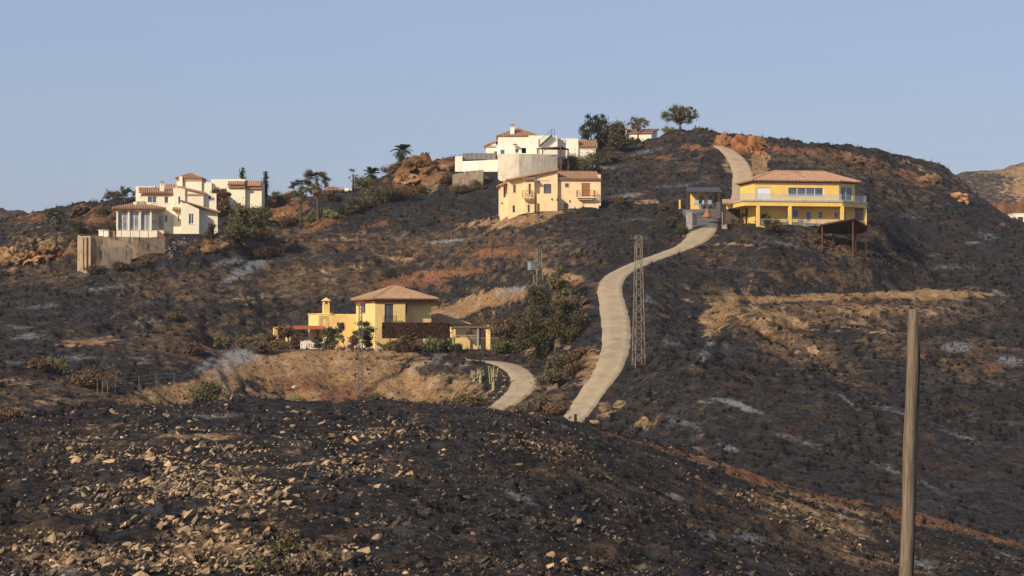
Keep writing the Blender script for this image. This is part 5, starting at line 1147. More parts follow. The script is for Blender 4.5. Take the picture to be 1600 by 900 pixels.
tree('tree', 'feathery pale green tree right of the tall conifer', 'tree', 872, 545, 6.2, 3.4, (.12, .11, .05), 2600, D=284, trunk=.25, brown=.25, ncl=16)
tree('tree', 'tall thin young tree by the corner of the yellow villa', 'tree', 530, 543, 3.7, 1.2, GREEN, 900, D=287, trunk=.3, ncl=8, clr=.5)
tree('tree', 'bushy dark green tree before the yellow villa wing', 'tree', 517, 543, 3.0, 2.4, GREEN, 1900, D=287.5, trunk=.15, ncl=12)
tree('tree', 'dark green leafy shrub tree against the left flank of the yellow villa', 'tree', 568, 544, 3.8, 2.8, (.075, .08, .035), 2800, D=284.5, trunk=.1, ncl=14, brown=.25)
tree('tree', 'dusty brown bush below the corner of the yellow villa', 'tree', 552, 544, 1.9, 1.7, BRN_, 700, D=283, trunk=.1, ncl=9, brown=.5)
tree('burnt_tree', 'brown burnt tree in front of the porch canopy', 'tree', 449, 545, 3.3, 2.6, RUST, 900, D=288, trunk=.35, brown=.7, ncl=14)
tree('burnt_tree', 'reddish burnt shrub tree beside the white terrace wall', 'tree', 461, 545, 2.2, 2.0, RUST, 600, D=287, trunk=.25, brown=.6, ncl=9)
tree('tree', 'dark bush below the white terrace wall', 'tree', 497, 545, 1.8, 1.9, DARKG, 600, D=286, trunk=.1, ncl=9, brown=.2)
# clipped box hedges on stems
HB = plain('burnt_hedge', (.062, .03, .02), .95, .5, 6)
for (a, b, lab) in ((598, 655, 'clipped rust brown hedge block on stems, the left one'), (657, 702, 'clipped rust brown hedge block on stems, the right one')):
    p = P((a + b) / 2, 544, 285); w_ = (b - a) * 285 / 3600; t = thing('clipped_hedge', lab, 'hedge', (p.x, p.y, gz(p.x, p.y)), R(4), 'clipped brown hedges before the yellow villa')
    z0 = P(600, 528, 285).z - t.location.z; z1 = P(600, 504.5, 285).z - t.location.z
    m = MB()
    for sx in (-.3, .1, .35): m.tube([(sx * w_, 0, -.2), (sx * w_, 0, z0 + .3)], .07, 5)
    m.build('stem', BARK, t); N_ = 3600; c = (rng.random((N_, 3)) - .5) * np.array([w_, 1.3, z1 - z0]); ax = rng.integers(0, 3, N_); sg = np.sign(rng.random(N_) - .5)
    hd = np.array([w_, 1.3, z1 - z0]) / 2; c[np.arange(N_), ax] = sg * hd[ax] * (0.9 + .13 * rng.random(N_)); c[:, 2] += (z0 + z1) / 2
    a1 = rng.normal(size=(N_, 3)); a1 /= np.linalg.norm(a1, axis=1)[:, None]; b1 = np.cross(a1, rng.normal(size=(N_, 3))); b1 /= np.linalg.norm(b1, axis=1)[:, None]
    V = np.stack([c - a1 * .1, c + b1 * .06, c + a1 * .1, c - b1 * .06], 1).reshape(-1, 3); tint = np.repeat((.5 + .9 * rng.random(N_))[:, None] * np.array([.085, .04, .026]), 4, 0)
    mesh_np('foliage', V, np.arange(4 * N_).reshape(-1, 4), FOL, t, {'tint': tint}); m = MB(); m.box(-w_ * .48, w_ * .48, -.58, .58, z0 + .06, z1 - .06); m.build('core', HB, t)
SH = [ # label, px, py, w m, h m, colour, n, D, brown
 ('round bright green shrub right of the low palm', 674, 549, 2.7, 2.2, (.13, .15, .07), 1700, 283, .05), ('dark shrub between the round green shrub and the gateway', 694, 548, 1.7, 1.6, DARKG, 700, 285, .2),
 ('brown dry shrub hanging over the bank below the low palm', 628, 560, 2.6, 2.6, BRN_, 1200, 280, .6), ('clipped green hedge right of the gateway pergola', 789, 556, 4.2, 1.9, (.09, .095, .035), 1700, 284, .15),
 ('yellowish dry shrub at the right end of the green hedge', 815, 556, 1.6, 2.2, DRY, 500, 284, .3), ('olive shrub mound at the foot of the bank by the driveway', 735, 637, 4.6, 1.7, (.115, .095, .04), 1900, None, .3),
 ('brown shrub mound at the foot of the tan bank', 583, 634, 4.0, 1.8, (.10, .075, .04), 1500, None, .5), ('small fresh green shrub at the foot of the tan bank', 466, 634, 2.4, 1.3, YG, 700, None, .2),
 ('leafy green shrub at the foot of the bank left of centre', 322, 631, 4.4, 2.9, (.10, .105, .045), 2000, None, .2), ('yellow green shrub on the burnt slope at far left', 85, 582, 3.0, 1.9, (.17, .15, .06), 900, None, .3),
 ('brown dry shrub left of the yellow green shrub', 62, 578, 3.0, 1.7, DRY, 800, None, .6), ('wide hazy brown shrub on the left slope', 150, 608, 6.5, 2.7, (.14, .10, .06), 1900, None, .6), ('dry brown shrub at the lower left edge by the near ridge', 12, 662, 3.4, 1.6, DRY, 700, None, .7),
 ('low yellow green shrub on the dark middle slope', 270, 499, 2.8, 1.3, (.13, .12, .05), 700, None, .3), ('reddish brown shrub on the bank crest at left', 303, 556, 2.6, 2.3, BRN_, 900, None, .6), ('dark charred shrub beside the ash bank', 410, 553, 3.0, 1.5, (.04, .035, .03), 800, None, .4),
 ('dark half burnt shrub mass below the road bend', 898, 584, 2.8, 1.6, (.06, .05, .03), 1200, None, .5), ('olive shrub beside the driveway bend', 860, 600, 3.6, 2.0, (.11, .10, .05), 1300, None, .4), ('twiggy brown shrub right of the driveway', 846, 642, 3.4, 1.9, (.13, .105, .07), 1300, None, .6),
 ('brown shrub between driveway and road', 868, 648, 2.6, 1.6, DRY, 800, None, .6), ('dry shrub above the road shoulder', 905, 560, 2.2, 1.5, BRN_, 700, None, .5),
 ('olive shrub at the left end of the long shrub row', 560, 332, 4.6, 2.8, (.12, .11, .06), 1600, 372, .3), ('olive shrub second in the long shrub row', 584, 326, 4.8, 3.3, (.115, .105, .05), 1800, 374, .35), ('brown green shrub in the middle of the long shrub row', 606, 320, 4.6, 3.0, (.12, .095, .045), 1700, 376, .45), ('dark brown shrub at the right end of the long shrub row', 633, 312, 4.6, 3.0, (.10, .075, .04), 1600, 378, .55), ('green shrub behind the long shrub row', 572, 306, 4.2, 2.2, (.12, .125, .05), 1100, 388, .2),
 ('dark round shrub before the low house', 524, 326, 3.2, 2.2, (.045, .038, .03), 900, 380, .2), ('rust brown burnt bush on the skyline left of the outcrop', 612, 290, 3.4, 2.0, RUST, 900, 400, .6), ('bright yellow green shrub at the foot of the paired palms', 512, 350, 2.2, 2.0, (.22, .25, .09), 600, 367, .1), ('pale green shrub right of the paired palms', 522, 355, 1.8, 1.4, YG, 500, 366, .2),
 ('dark bush under the dusty green tree', 404, 372, 3.6, 2.2, (.05, .04, .03), 1000, 346, .4), ('brown burnt bush right of the dusty green tree', 425, 376, 3.4, 2.2, BRN_, 1000, 348, .6), ('dark climbing bush on the corner of the white villa', 331, 372, 1.4, 3.3, (.04, .042, .025), 800, 340.5, .3), ('small green shrub in front of the villa corner', 312, 376, 2.4, 1.2, GREEN, 700, 338, .2), ('black burnt bush behind the paired palms', 440, 330, 3.0, 2.4, (.05, .045, .035), 800, 384, .3), ('dark olive bush beside the cypress', 434, 312, 3.4, 1.9, (.08, .08, .05), 800, 392, .3),
 ('dark thicket left of the glazed porch', 165, 362, 5.0, 3.4, (.075, .065, .035), 2000, 362, .35), ('dark thicket above the left retaining wall', 143, 366, 4.2, 2.4, (.06, .05, .03), 1500, 356, .4), ('brown thicket below the palm at far left', 108, 372, 3.4, 2.0, (.09, .07, .04), 1000, 352, .5), ('dark shrubs on the skyline left of the porch', 178, 324, 4.0, 1.6, (.07, .065, .035), 1000, 396, .4),
 ('leafy olive shrub below the brown pergola', 892, 254, 4.6, 3.6, (.12, .115, .05), 1700, 392, .3), ('pale flowering shrub right of the brown pergola', 913, 252, 4.8, 3.4, (.14, .13, .07), 2000, 391, .2), ('dark olive shrub left of the round tree', 935, 250, 4.8, 3.0, (.085, .075, .035), 1700, 394, .35), ('brown shrub at the foot of the round tree', 955, 254, 3.0, 1.5, BRN_, 800, 396, .4), ('pale yucca clump on the crest below the spreading tree', 1044, 222, 3.6, 1.6, (.19, .18, .08), 900, 412, .2), ('small agave clump on the crest right of the spreading tree', 1095, 216, 1.4, 1.6, (.15, .15, .09), 300, 413, .2),
 ('dark green shrub left of the stone gate pier', 1051, 350, 2.6, 2.1, (.05, .055, .03), 1100, 335, .2), ('small green shrub touching the left gate pier', 1065, 354, 1.9, 1.6, (.065, .075, .035), 700, 333, .15), ('round dark shrub right of the road entrance', 1145, 356, 2.0, 1.7, (.07, .06, .03), 900, 330, .2), ('brown and green shrub before the tiled shelter', 1160, 352, 2.4, 2.2, (.095, .08, .045), 1000, 328, .4), ('tall leafy shrub before the tiled shelter', 1176, 350, 2.2, 2.9, (.08, .08, .045), 1000, 326, .3), ('dusty shrub at the left corner of the large yellow house', 1192, 350, 2.2, 2.4, (.12, .095, .06), 900, 322, .4), ('dark green bush against the large yellow house', 1208, 352, 2.5, 2.9, (.065, .065, .03), 1300, 316, .3), ('low brown bush under the terrace of the large yellow house', 1274, 366, 1.7, 1.3, BRN_, 500, 315, .5),
 ('yucca like plant on the bank left of the yellow villa', 340, 541, 1.2, 2.4, YG, 400, 290, .4), ('second spiky plant on the bank left of the yellow villa', 357, 541, 1.4, 2.2, (.15, .14, .07), 450, 292, .4), ('pale spiky shrub on the bank nearer the porch', 400, 541, 1.9, 2.4, (.16, .15, .08), 600, 292, .3), ('dry bush midway along the bank left of the porch', 379, 541, 2.6, 2.2, DRY, 800, 292, .5), ('brown bush beside the porch canopy end', 424, 541, 2.4, 2.6, BRN_, 800, 296, .6),
]
for (lab, px_, py_, wm, hm, c, n, D, br) in SH: shrub(lab, px_, py_, wm, hm, c, int(n * 2.0), D, br, .095)
# more growth that the fire left standing round the houses
SH2 = [('olive bush on the bank edge right of the slim mast', 610, 552, 2.0, 1.4, OLIVE, 600, 281.5, .4), ('dry brown bush under the clipped hedge blocks', 655, 549, 1.8, 1.3, DRY, 500, 282.5, .5), ('dark bush in front of the gateway pergola fence', 712, 549, 1.6, 1.3, DARKG, 500, 284, .3),
 ('brown scrub on the bank crest below the porch canopy', 437, 552, 2.6, 1.3, BRN_, 600, 282, .6), ('scrub between the white balusters and the boulders', 514, 550, 1.8, .9, OLIVE, 400, 282, .4), ('dark scrub behind the round dark gate shrub', 1160, 348, 3.4, 1.7, (.05,.045,.03), 900, 331, .4), ('dark scrub left of the carport on the burnt slope', 1040, 336, 3.0, 1.3, BRN_, 700, 342, .5),
 ('dark scrub at the foot of the flat roofed house', 410, 330, 4.4, 2.6, (.065,.06,.035), 1300, 370, .4), ('brown scrub right of the dusty green tree', 452, 348, 3.6, 2.0, BRN_, 1000, 366, .5), ('rusty scrub below the orange outcrop', 655, 305, 4.0, 1.9, BRN_, 1100, 384, .5), ('brown scrub below the white garden wall', 700, 292, 3.4, 2.0, (.09,.07,.04), 900, 388, .5),
 ('olive scrub under the dark round bush of the low house', 545, 338, 4.0, 2.2, (.11,.10,.05), 1200, 370, .3), ('black scrub beside the orange rocks at far left', 122, 350, 4.0, 2.0, (.05,.045,.03), 1100, 372, .3), ('brown scrub among the rocks at far left', 65, 372, 3.2, 1.6, (.10,.075,.045), 800, 354, .5), ('low scrub behind the outbuilding of the porch terrace', 158, 352, 3.6, 2.4, (.08,.07,.04), 1100, 374, .4),
 ('dark scrub at the crest left of the dirt track', 1100, 222, 2.2, 1.0, DARKG, 400, 411, .4), ('scrub under the thin crowned brownish tree', 990, 234, 3.4, 1.5, (.07,.065,.035), 900, 416, .3), ('brown scrub at the lower end of the driveway', 802, 646, 3.0, 1.1, DRY, 800, 246, .6), ('olive scrub between the conifers and the road', 876, 602, 2.6, 1.7, (.085,.075,.035), 1200, 262, .4), ('dry scrub at the foot of the transformer mast', 812, 500, 3.6, 1.9, (.10,.085,.045), 1000, 292, .5)]
SH2 += [('dark bush at the foot of the sooty retaining wall, left end', 150, 420, 3.0, 1.7, (.05,.045,.03), 900, 328.5, .4), ('dark bush at the foot of the low grey wall', 190, 408, 3.0, 1.5, (.055,.045,.03), 900, 328, .4), ('brown bush at the foot of the retaining wall, right end', 226, 402, 3.2, 1.8, (.09,.07,.045), 1000, 330, .5), ('grey brown scrub before the low grey brown wall', 718, 298, 3.6, 2.1, (.11,.09,.055), 1100, 384.5, .5), ('grey scrub below the step of the white garden wall', 744, 297, 3.4, 1.8, (.10,.085,.055), 1000, 384, .5),
 ('green bush between the paired palms and the orange soil', 486, 345, 2.6, 1.8, (.12,.13,.05), 900, 368, .2), ('brown bush at the foot of the left palm of the pair', 458, 350, 2.8, 2.0, BRN_, 900, 367, .5), ('olive bush on the crest before the low house', 500, 322, 3.0, 1.7, OLIVE, 800, 386, .4), ('rusty bush on the crest between the skyline palms', 566, 298, 2.6, 1.7, RUST, 700, 394, .6), ('dark bush at the foot of the leafy feathered palm', 620, 276, 2.8, 1.8, DARKG, 800, 401, .4),
 ('dusty scrub behind the dusty green tree', 410, 342, 4.2, 2.8, (.09,.08,.045), 1400, 358, .4), ('yellowish scrub under the large pine', 906, 246, 3.4, 2.2, (.17,.155,.07), 1100, 399, .3), ('brown scrub right of the peach house wing', 968, 312, 2.4, 1.1, BRN_, 500, 352, .6)]
SH = SH2
for (lab, px_, py_, wm, hm, c, n, D, br) in SH: shrub(lab, px_, py_, wm, hm, c, int(n * 2.0), D, br, .095, name='scrub')
# bare burnt trees and shrubs
p = at(291, 388, 331.5); t = thing('burnt_tree', 'leafless pale burnt tree in front of the white villa wing', 'tree', p); m = MB(); tips = []
branches(m, Vector((0,0,-.1)), Vector((-.1,0,1)), 1.7, .16, 4, .75, tips, .2, 3, 3); m.build('trunk', CHAR, t); leaf_cloud('crown', [(q.x, q.y, q.z, .25) for q in tips[:60]], 420, .07, (.34, .30, .27), t)
BS = [('leafless burnt shrub against the sooty retaining wall', 237, 390, 2.4, 1.7, 329), ('charred shrub left of the leafless burnt shrub by the wall', 214, 398, 2.6, 1.6, 329), ('bare dark shrub by the low grey brown wall', 722, 290, 2.0, 2.4, 385), ('bare twiggy shrub below the white garden wall', 742, 290, 2.6, 1.9, 385), ('bare shrub before the cream retaining wall', 788, 276, 2.4, 1.2, 383.5), ('thin burnt shrub at the right of the garden wall', 760, 288, 2.2, 1.6, 384),
      ('dark dead shrub left of the peach house', 672, 300, 2.2, 3.2, 386), ('blackened upright shrub near the outcrop', 640, 320, 1.2, 2.6, 372), ('charred slim tree on the skyline by the white garden wall', 752, 252, .9, 2.2, 396), ('bare twigs behind the white garden wall', 768, 240, 1.8, 1.6, 397)]
for (lab, px_, py_, wm, hm, D) in BS: bare_shrub(lab, px_, py_, wm, hm, None, D)
# cactus by the driveway
CACT = plain('pale_cactus', (.36, .31, .17), .8, .3)
for (px_, py_, hh, lab) in ((771, 610, 3.0, 'tall pale branching cactus on the bend of the driveway'), (751, 598, 1.7, 'small cactus clump left of the tall branching cactus'), (741, 596, 1.4, 'smallest cactus, farthest left of the driveway bend')):
    p = at(px_, py_); t = thing('cactus', lab, 'cactus', p); m = MB(); m.tube([(0,0,-.1),(0,0,hh*.5)], [.2,.17], 7); m.build('trunk', CACT, t)
    for k in range(9):
        a = 2.4 * k; rr = .22 + .05 * (k % 3); m = MB(); z0 = hh * random.uniform(.15, .5); m.tube([(0,0,z0),(math.cos(a)*rr*1.4, math.sin(a)*rr, z0+.15),(math.cos(a)*rr*2.2*hh/3, math.sin(a)*rr, hh*random.uniform(.75,1.0))], [.07,.085,.05], 6); m.build('arm', CACT, t)
# ------------------------------------------------------------------ poles and masts
def lattice(label, px, pyb, ptop, D, wb, wt, arm=1.5, box=False, rz=.3, lw=.085, mt=None):
    p = at(px, pyb, D); Hh = P(px, ptop, p.y).z - p.z; t = thing('lattice_mast', label, 'lattice mast', p, rz, 'lattice power line masts')
    mt = mt or plain('old_galvanised_steel', (.25, .21, .15), .7, .35)
    for sx in (-1, 1):
        for sy in (-1, 1): m = MB(); m.beam((sx*wb/2, sy*wb/2, -.4), (sx*wt/2, sy*wt/2, Hh), lw); m.build('leg', mt, t)
    n = int(Hh / (wb * .75)); m = MB()
    for k in range(n):
        z0, z1 = Hh * k / n, Hh * (k + 1) / n; a = (wb + (wt - wb) * z0 / Hh) / 2; b = (wb + (wt - wb) * z1 / Hh) / 2; s = 1 if k % 2 else -1
        for (f) in range(4):
            c, s_ = math.cos(f * math.pi / 2), math.sin(f * math.pi / 2); q = lambda x, y, z: (x * c - y * s_, x * s_ + y * c, z)
            m.beam(q(-a*s, -a, z0), q(b*s, -b, z1), .05); m.beam(q(-b, -b, z1), q(b, -b, z1), .035)
    m.build('bracing', mt, t)['kind'] = 'stuff'
    m = MB(); m.beam((-arm, 0, Hh - .35), (arm, 0, Hh - .35), .1); m.beam((-arm, .0, Hh - .35), (0, 0, Hh + .02), .05); m.beam((arm, 0, Hh - .35), (0, 0, Hh + .02), .05); m.build('crossarm', mt, t)
    for x in (-arm * .92, 0, arm * .92):
        m = MB(); m.lathe([(.03, Hh - .3), (.09, Hh - .24), (.05, Hh - .16), (.09, Hh - .1), (.03, Hh + .08)], x, -.12, 6); m.build('insulator', plain('brown_insulator', (.12, .07, .05), .4), t)
    if box:
        m = MB(); m.box(-1.35, -.65, -.45, .45, Hh * .42, Hh * .42 + 1.0); m.box(-1.4, -.6, -.5, .5, Hh * .42 + 1.003, Hh * .42 + 1.1); b_ = m.build('transformer', plain('grey_green_tank', (.22, .27, .27), .6), t)
        m = MB(); m.beam((-1.3, 0, Hh * .42), (-.4, 0, Hh * .42 - .9), .08); m.beam((-1.4, 0, Hh * .42 - .05), (0, 0, Hh * .42 - .05), .08); m.build('bracket', mt, t)
    return [Vector((math.cos(rz) * x, math.sin(rz) * x, Hh + .08)) + p for x in (-arm * .92, 0, arm * .92)]
A1 = lattice('tall tapered lattice mast beside the road', 998, 572, 368, None, 1.15, .58, 1.0, lw=.055)
A2 = lattice('lattice mast with transformer rising behind the conifers', 841, 468, 389, 305, 1.0, .6, .95, True, .5)
A3 = lattice('slim lattice mast in front of the yellow villa', 563, 620, 473, None, .62, .30, .45, rz=.2, lw=.05, mt=plain('dull_grey_steel', (.15, .135, .115), .7))
WM = plain('dark_wire', (.04, .04, .04), .6)
def wire(a, b, sag, label):
    m = MB(); a = Vector(a); b = Vector(b); o = a.copy(); pts = [(a.lerp(b, i / 16) - Vector((0, 0, sag * 4 * (i / 16) * (1 - i / 16)))) - o for i in range(17)]
    m.tube(pts, .013, 4, False); w_ = m.build('power_line', WM, None); w_.location = o; tag(w_, label, 'cable', 'power lines')
for i in range(3): wire(A1[i], A2[i], 1.4, 'overhead line from the tall mast to the transformer mast' + (', the nearer', ', the middle', ', the farther')[i])
e3 = P(507, 508, 292); wire(A3[0], e3, .5, 'cable drooping from the slim mast to the porch of the yellow villa'); wire(A3[2], P(640, 471, 286), .25, 'cable from the slim mast to the eaves of the yellow villa')
# weathered wooden pole, close
D = 46.0; pt = P(1428, 483, D); pb = P(1415.5, 905, D); dirv = (pb - pt).normalized(); zg = gz(pb.x, D); pb2 = pt + dirv * ((pt.z - zg + .3) / -dirv.z)
t = thing('wooden_pole', 'bare weathered wooden pole leaning in the right foreground', 'pole', (pb2.x, pb2.y, zg)); o = Vector((pb2.x, pb2.y, zg))
g = NG('weathered_pole_wood', .9, .15); gr = g.noise(3.0, 6, .7, .6, vec=g.mapping((9, 9, .35))); k_ = g.mix(g.ss(gr, .35, .65), (.225, .175, .12), (.10, .075, .05)); ck = g.noise(7, 3, .6, .2, vec=g.mapping((5, 5, .12))); k_ = g.mix(g.mth('MULTIPLY', g.ss(ck, .6, .68), .8), k_, (.06, .045, .03))
k_ = g.mix(g.mth('MULTIPLY', g.ss(g.noise(.5, 4), .4, .7), .4), k_, (.13, .085, .05))
sepz = g.n('ShaderNodeSeparateXYZ'); g.l(g.tc.outputs['Object'], sepz.inputs[0]); k_ = g.mix(g.ss(g.mth('ADD', sepz.outputs[2], g.mth('MULTIPLY', gr, 1.2)), 3.6, 1.6, 0, .85), k_, (.05, .038, .026)); g.bump(gr, .7, .03); PW = g.col(k_)
m = MB(); L = (pb2 - pt).length; pts = []; rd = []
for i in range(22): f = i / 21; q = pb2.lerp(pt, f) - o; pts.append(q + Vector((.012 * math.sin(i * 1.1), .01 * math.cos(i * .9), 0))); rd.append(.155 - .04 * f + random.uniform(-.004, .004))
rd[-1] *= .78; m.tube(pts, rd, 14); m.build('shaft', PW, t, True)
m = MB(); top = pts[-1]; m.tube([top + Vector((-.04, 0, -.02)), top + Vector((-.045, 0, .05))], [.05, .03], 6); m.build('top_bracket', CHAR, t)
m = MB(); m.tube([pts[-2] + Vector((.135, -.03, 0)), pts[-5] + Vector((.137, -.03, 0)), pts[4] + Vector((.14, -.03, 0))], .013, 5); m.build('cable', CHAR, t)
for i in (-3, -9, 8): m = MB(); q = pts[i]; m.tube([q + Vector((.09, -.06, 0)), q + Vector((.17, -.05, .01))], .02, 5); m.build('bolt', CHAR, t)
# small posts at the foot of the road
for (px_, py_, hh, lab) in ((899, 668, 1.15, 'short charred post at the foot of the road'), (916, 668, .85, 'shorter charred post right of the first post by the road')):
    p = at(px_, py_); m = MB(); m.beam((0, 0, -.3), (0.02, 0, hh + .2), .26); o = tag(m.build('post', CHAR, None), lab, 'post'); o.location = p
# wire fence posts on the left
fp = [(152, 617), (160, 616), (168, 615), (180, 613), (190, 612), (217, 610), (244, 606), (272, 604)]
t = thing('wire_fence', 'thin grey wire fence posts on the slope at left', 'fence', at(152, 617)); base = t.location.copy(); pp = []
for (px_, py_) in fp:
    p = at(px_, py_) - base; pp.append(p); m = MB(); m.beam(p - Vector((0,0,.2)), p + Vector((0,0,1.55)), .05); m.build('post', plain('weathered_fence_post', (.17,.16,.15)), t)
m = MB()
for zz_ in (.6, 1.1, 1.5): m.tube([q + Vector((0, 0, zz_)) for q in pp], .012, 3, False)
m.build('wire', GRM, t)

# ------------------------------------------------------------------ stones, stubs and boulders
def hull(seed, n=11, sc_=(1, .7, .42)):
    r = random.Random(seed); bm = bmesh.new()
    for i in range(n):
        v = Vector((r.gauss(0, 1), r.gauss(0, 1), r.gauss(0, 1))).normalized() * r.uniform(.8, 1.05); bm.verts.new((max(-.8, min(.8, v.x)) * sc_[0], max(-.75, min(.75, v.y)) * sc_[1], max(-.6, min(.6, v.z)) * sc_[2] * 1.4))
    res = bmesh.ops.convex_hull(bm, input=bm.verts); bmesh.ops.delete(bm, geom=[g_ for g_ in res['geom_interior'] if isinstance(g_, bmesh.types.BMVert)], context='VERTS')
    bmesh.ops.triangulate(bm, faces=bm.faces); bm.verts.ensure_lookup_table(); bm.verts.index_update()
    V = np.array([v.co[:] for v in bm.verts]) * .62; F = np.array([[v.index for v in f.verts] for f in bm.faces]); bm.free(); return V, F
RT = [hull(i, 8 + i % 3, ((1.15, .75, .26), (1.25, .5, .34), (1.1, .85, .2), (.9, .75, .45))[i % 4]) for i in range(14)]
def rotm(n, tilt, al=False):
    yaw = rng.random(n) * 6.283; ax = rng.normal(size=n) * tilt; ay = rng.normal(size=n) * tilt
    if al: k_ = rng.random(n) < .75; yaw = np.where(k_, rng.normal(size=n) * .45, yaw); ax = ax * .8 + .4; ay = np.where(k_, -.55 + .3 * rng.normal(size=n), ay)
    cz, sz_, cx, sx, cy, sy = np.cos(yaw), np.sin(yaw), np.cos(ax), np.sin(ax), np.cos(ay), np.sin(ay); o_ = np.zeros(n); i_ = np.ones(n)
    Rz = np.stack([cz, -sz_, o_, sz_, cz, o_, o_, o_, i_], 1).reshape(-1, 3, 3); Rx = np.stack([i_, o_, o_, o_, cx, -sx, o_, sx, cx], 1).reshape(-1, 3, 3); Ry = np.stack([cy, o_, sy, o_, i_, o_, -sy, o_, cy], 1).reshape(-1, 3, 3)
    return Rx @ Ry @ Rz
def scatter_mesh(name, tmpl, pos, size, tilt, tint, mat, label, zscale=None, al=False):
    n = len(pos); ti = rng.integers(0, len(tmpl), n); Rm = rotm(n, tilt, al); VV = []; FF = []; TT = []; off = 0
    for k, (V, F) in enumerate(tmpl):
        s = np.where(ti == k)[0]
        if not len(s): continue
        S = size[s][:, None, None] * (V[None] * (1 if zscale is None else np.stack([np.ones(len(s)), np.ones(len(s)), zscale[s]], 1)[:, None, :]))
        W_ = np.einsum('nij,nvj->nvi', Rm[s], S) + pos[s][:, None, :]
        VV.append(W_.reshape(-1, 3)); FF.append((F[None] + (np.arange(len(s)) * len(V))[:, None, None] + off).reshape(-1, 3)); TT.append(np.repeat(tint[s], len(V), 0)); off += len(s) * len(V)
    o = mesh_np(name, np.vstack(VV), np.vstack(FF), mat, None, {'tint': np.vstack(TT)}); tag(o, label, kind='stuff'); return o
ROCK = tinted('slab_stone', (1, 1, 1), .95, .75, 1.6); 
STUB = tinted('charred_stub', (1, 1, 1), .97, .4, 3)
RD_ = [sp(330,760,230,80,0,1), sp(330,850,220,60,0,1), sp(110,850,140,60,0,.6), sp(500,850,100,50,0,.6), sp(560,690,120,24,0,.6), sp(700,690,160,22,-5,.6), sp(840,700,90,26,-5,.7), sp(160,690,160,16,0,.35), sp(800,890,240,14,0,.4), sp(930,820,90,30,0,.4), sp(1290,830,70,30,-20,.6), sp(1190,780,90,14,-12,.5), sp(1400,820,120,14,-18,.4), sp(600,740,80,40,0,.4)]
def fg_sites(n, y0=52, y1=139, pw=1.0):
    Y = y0 + (y1 - y0) * rng.random(n) ** pw; u = (rng.random(n) * 2100 - 1050) / FPX; X = u * Y; Z = height(X, Y); px, py = proj(X, Y, Z); return X, Y, Z, px, py
X, Y, Z, px, py = fg_sites(230000); patch = fbm(X, Y, 2.8, 3, 91) + .35 * fbm(X, Y, 9, 2, 93)
dens = splat(px, py, RD_); keep = rng.random(len(X)) < np.clip(.085 + .06 * (px > 560) + dens * (.34 + 1.3 * patch) + .12 * (patch > .1), .012, 1); X, Y, Z, px, py, dens = (q[keep] for q in (X, Y, Z, px, py, dens))
size = .066 * np.exp(np.abs(rng.normal(size=len(X))) * .70) * (1 + .8 * dens); size = np.minimum(size, .52)
tanp = np.clip(.25 + dens * .75 + .5 * fbm(X, Y, 7, 2, 95) - (px > 600) * .25, .05, .95); istan = rng.random(len(X)) < tanp
tint = np.where(istan[:, None], np.array([.50, .345, .205])[None] * (.3 + .95 * rng.random(len(X)))[:, None], np.array([.115, .082, .058])[None] * (.4 + 1.3 * rng.random(len(X)))[:, None])
pos = np.stack([X, Y, Z - size * .04], 1); print('fg rocks', len(X))
inview = (px > -5) & (px < 1605) & (py < 905)
big = np.argsort(-(size / Y) * inview)[:285]; rest = np.ones(len(X), bool); rest[big] = False
RME = []
for V, F in RT:
    me = bpy.data.meshes.new('stone'); me.from_pydata(V.tolist(), [], F.tolist()); RME.append(me)
def stone_mat(name, c):
    g = NG(name, .95, .1); n_ = g.noise(3, 6, .7); oi = g.n('ShaderNodeObjectInfo'); k = g.mix(g.ss(n_, .35, .65), c, tuple(x * .55 for x in c)); k = g.mul(.7, k, g.mix(oi.outputs['Random'], (.38, .38, .38), (1.35, 1.3, 1.2)))
    k = g.mix(g.mth('MULTIPLY', g.ss(g.noise(1.3, 5, .7), .55, .66), .7), k, (.03, .027, .026)); g.bump(g.noise(12, 5, .7), .5, .03); return g.col(k)
STM = (stone_mat('tan_slab_stone', (.50, .345, .205)), stone_mat('blackened_stone', (.10, .08, .065)))
for kk_, i in enumerate(big):
    me = RME[int(i) % 14]; tn = bool(istan[i]); key = (me.name, tn)
    if key not in FRM: q = me.copy(); q.materials.append(STM[0 if tn else 1]); FRM[key] = q
    o = bpy.data.objects.new('stone', FRM[key]); COL.objects.link(o); s = size[i]; o.location = pos[i]; o.scale = (s * 1.05, s, s * random.uniform(.8, 1.2)); o.rotation_euler = (random.gauss(.4, .3), random.gauss(-.5, .3), random.gauss(0, .5) + (math.pi if random.random() < .5 else 0) * 0)
    zn = 'just below the crest of the near ridge' if py[i] < 715 else ('in the stone field at the lower left' if px[i] < 640 else 'on the right flank of the near ridge')
    tag(o, ('tan angular slab stone ' if tn else 'soot blackened angular stone ') + zn, 'stone', ('tan stones ' if tn else 'blackened stones ') + zn)
scatter_mesh('loose_stones', RT, pos[rest], size[rest], .55, tint[rest], ROCK, 'small broken stones scattered over the near ridge', al=True)
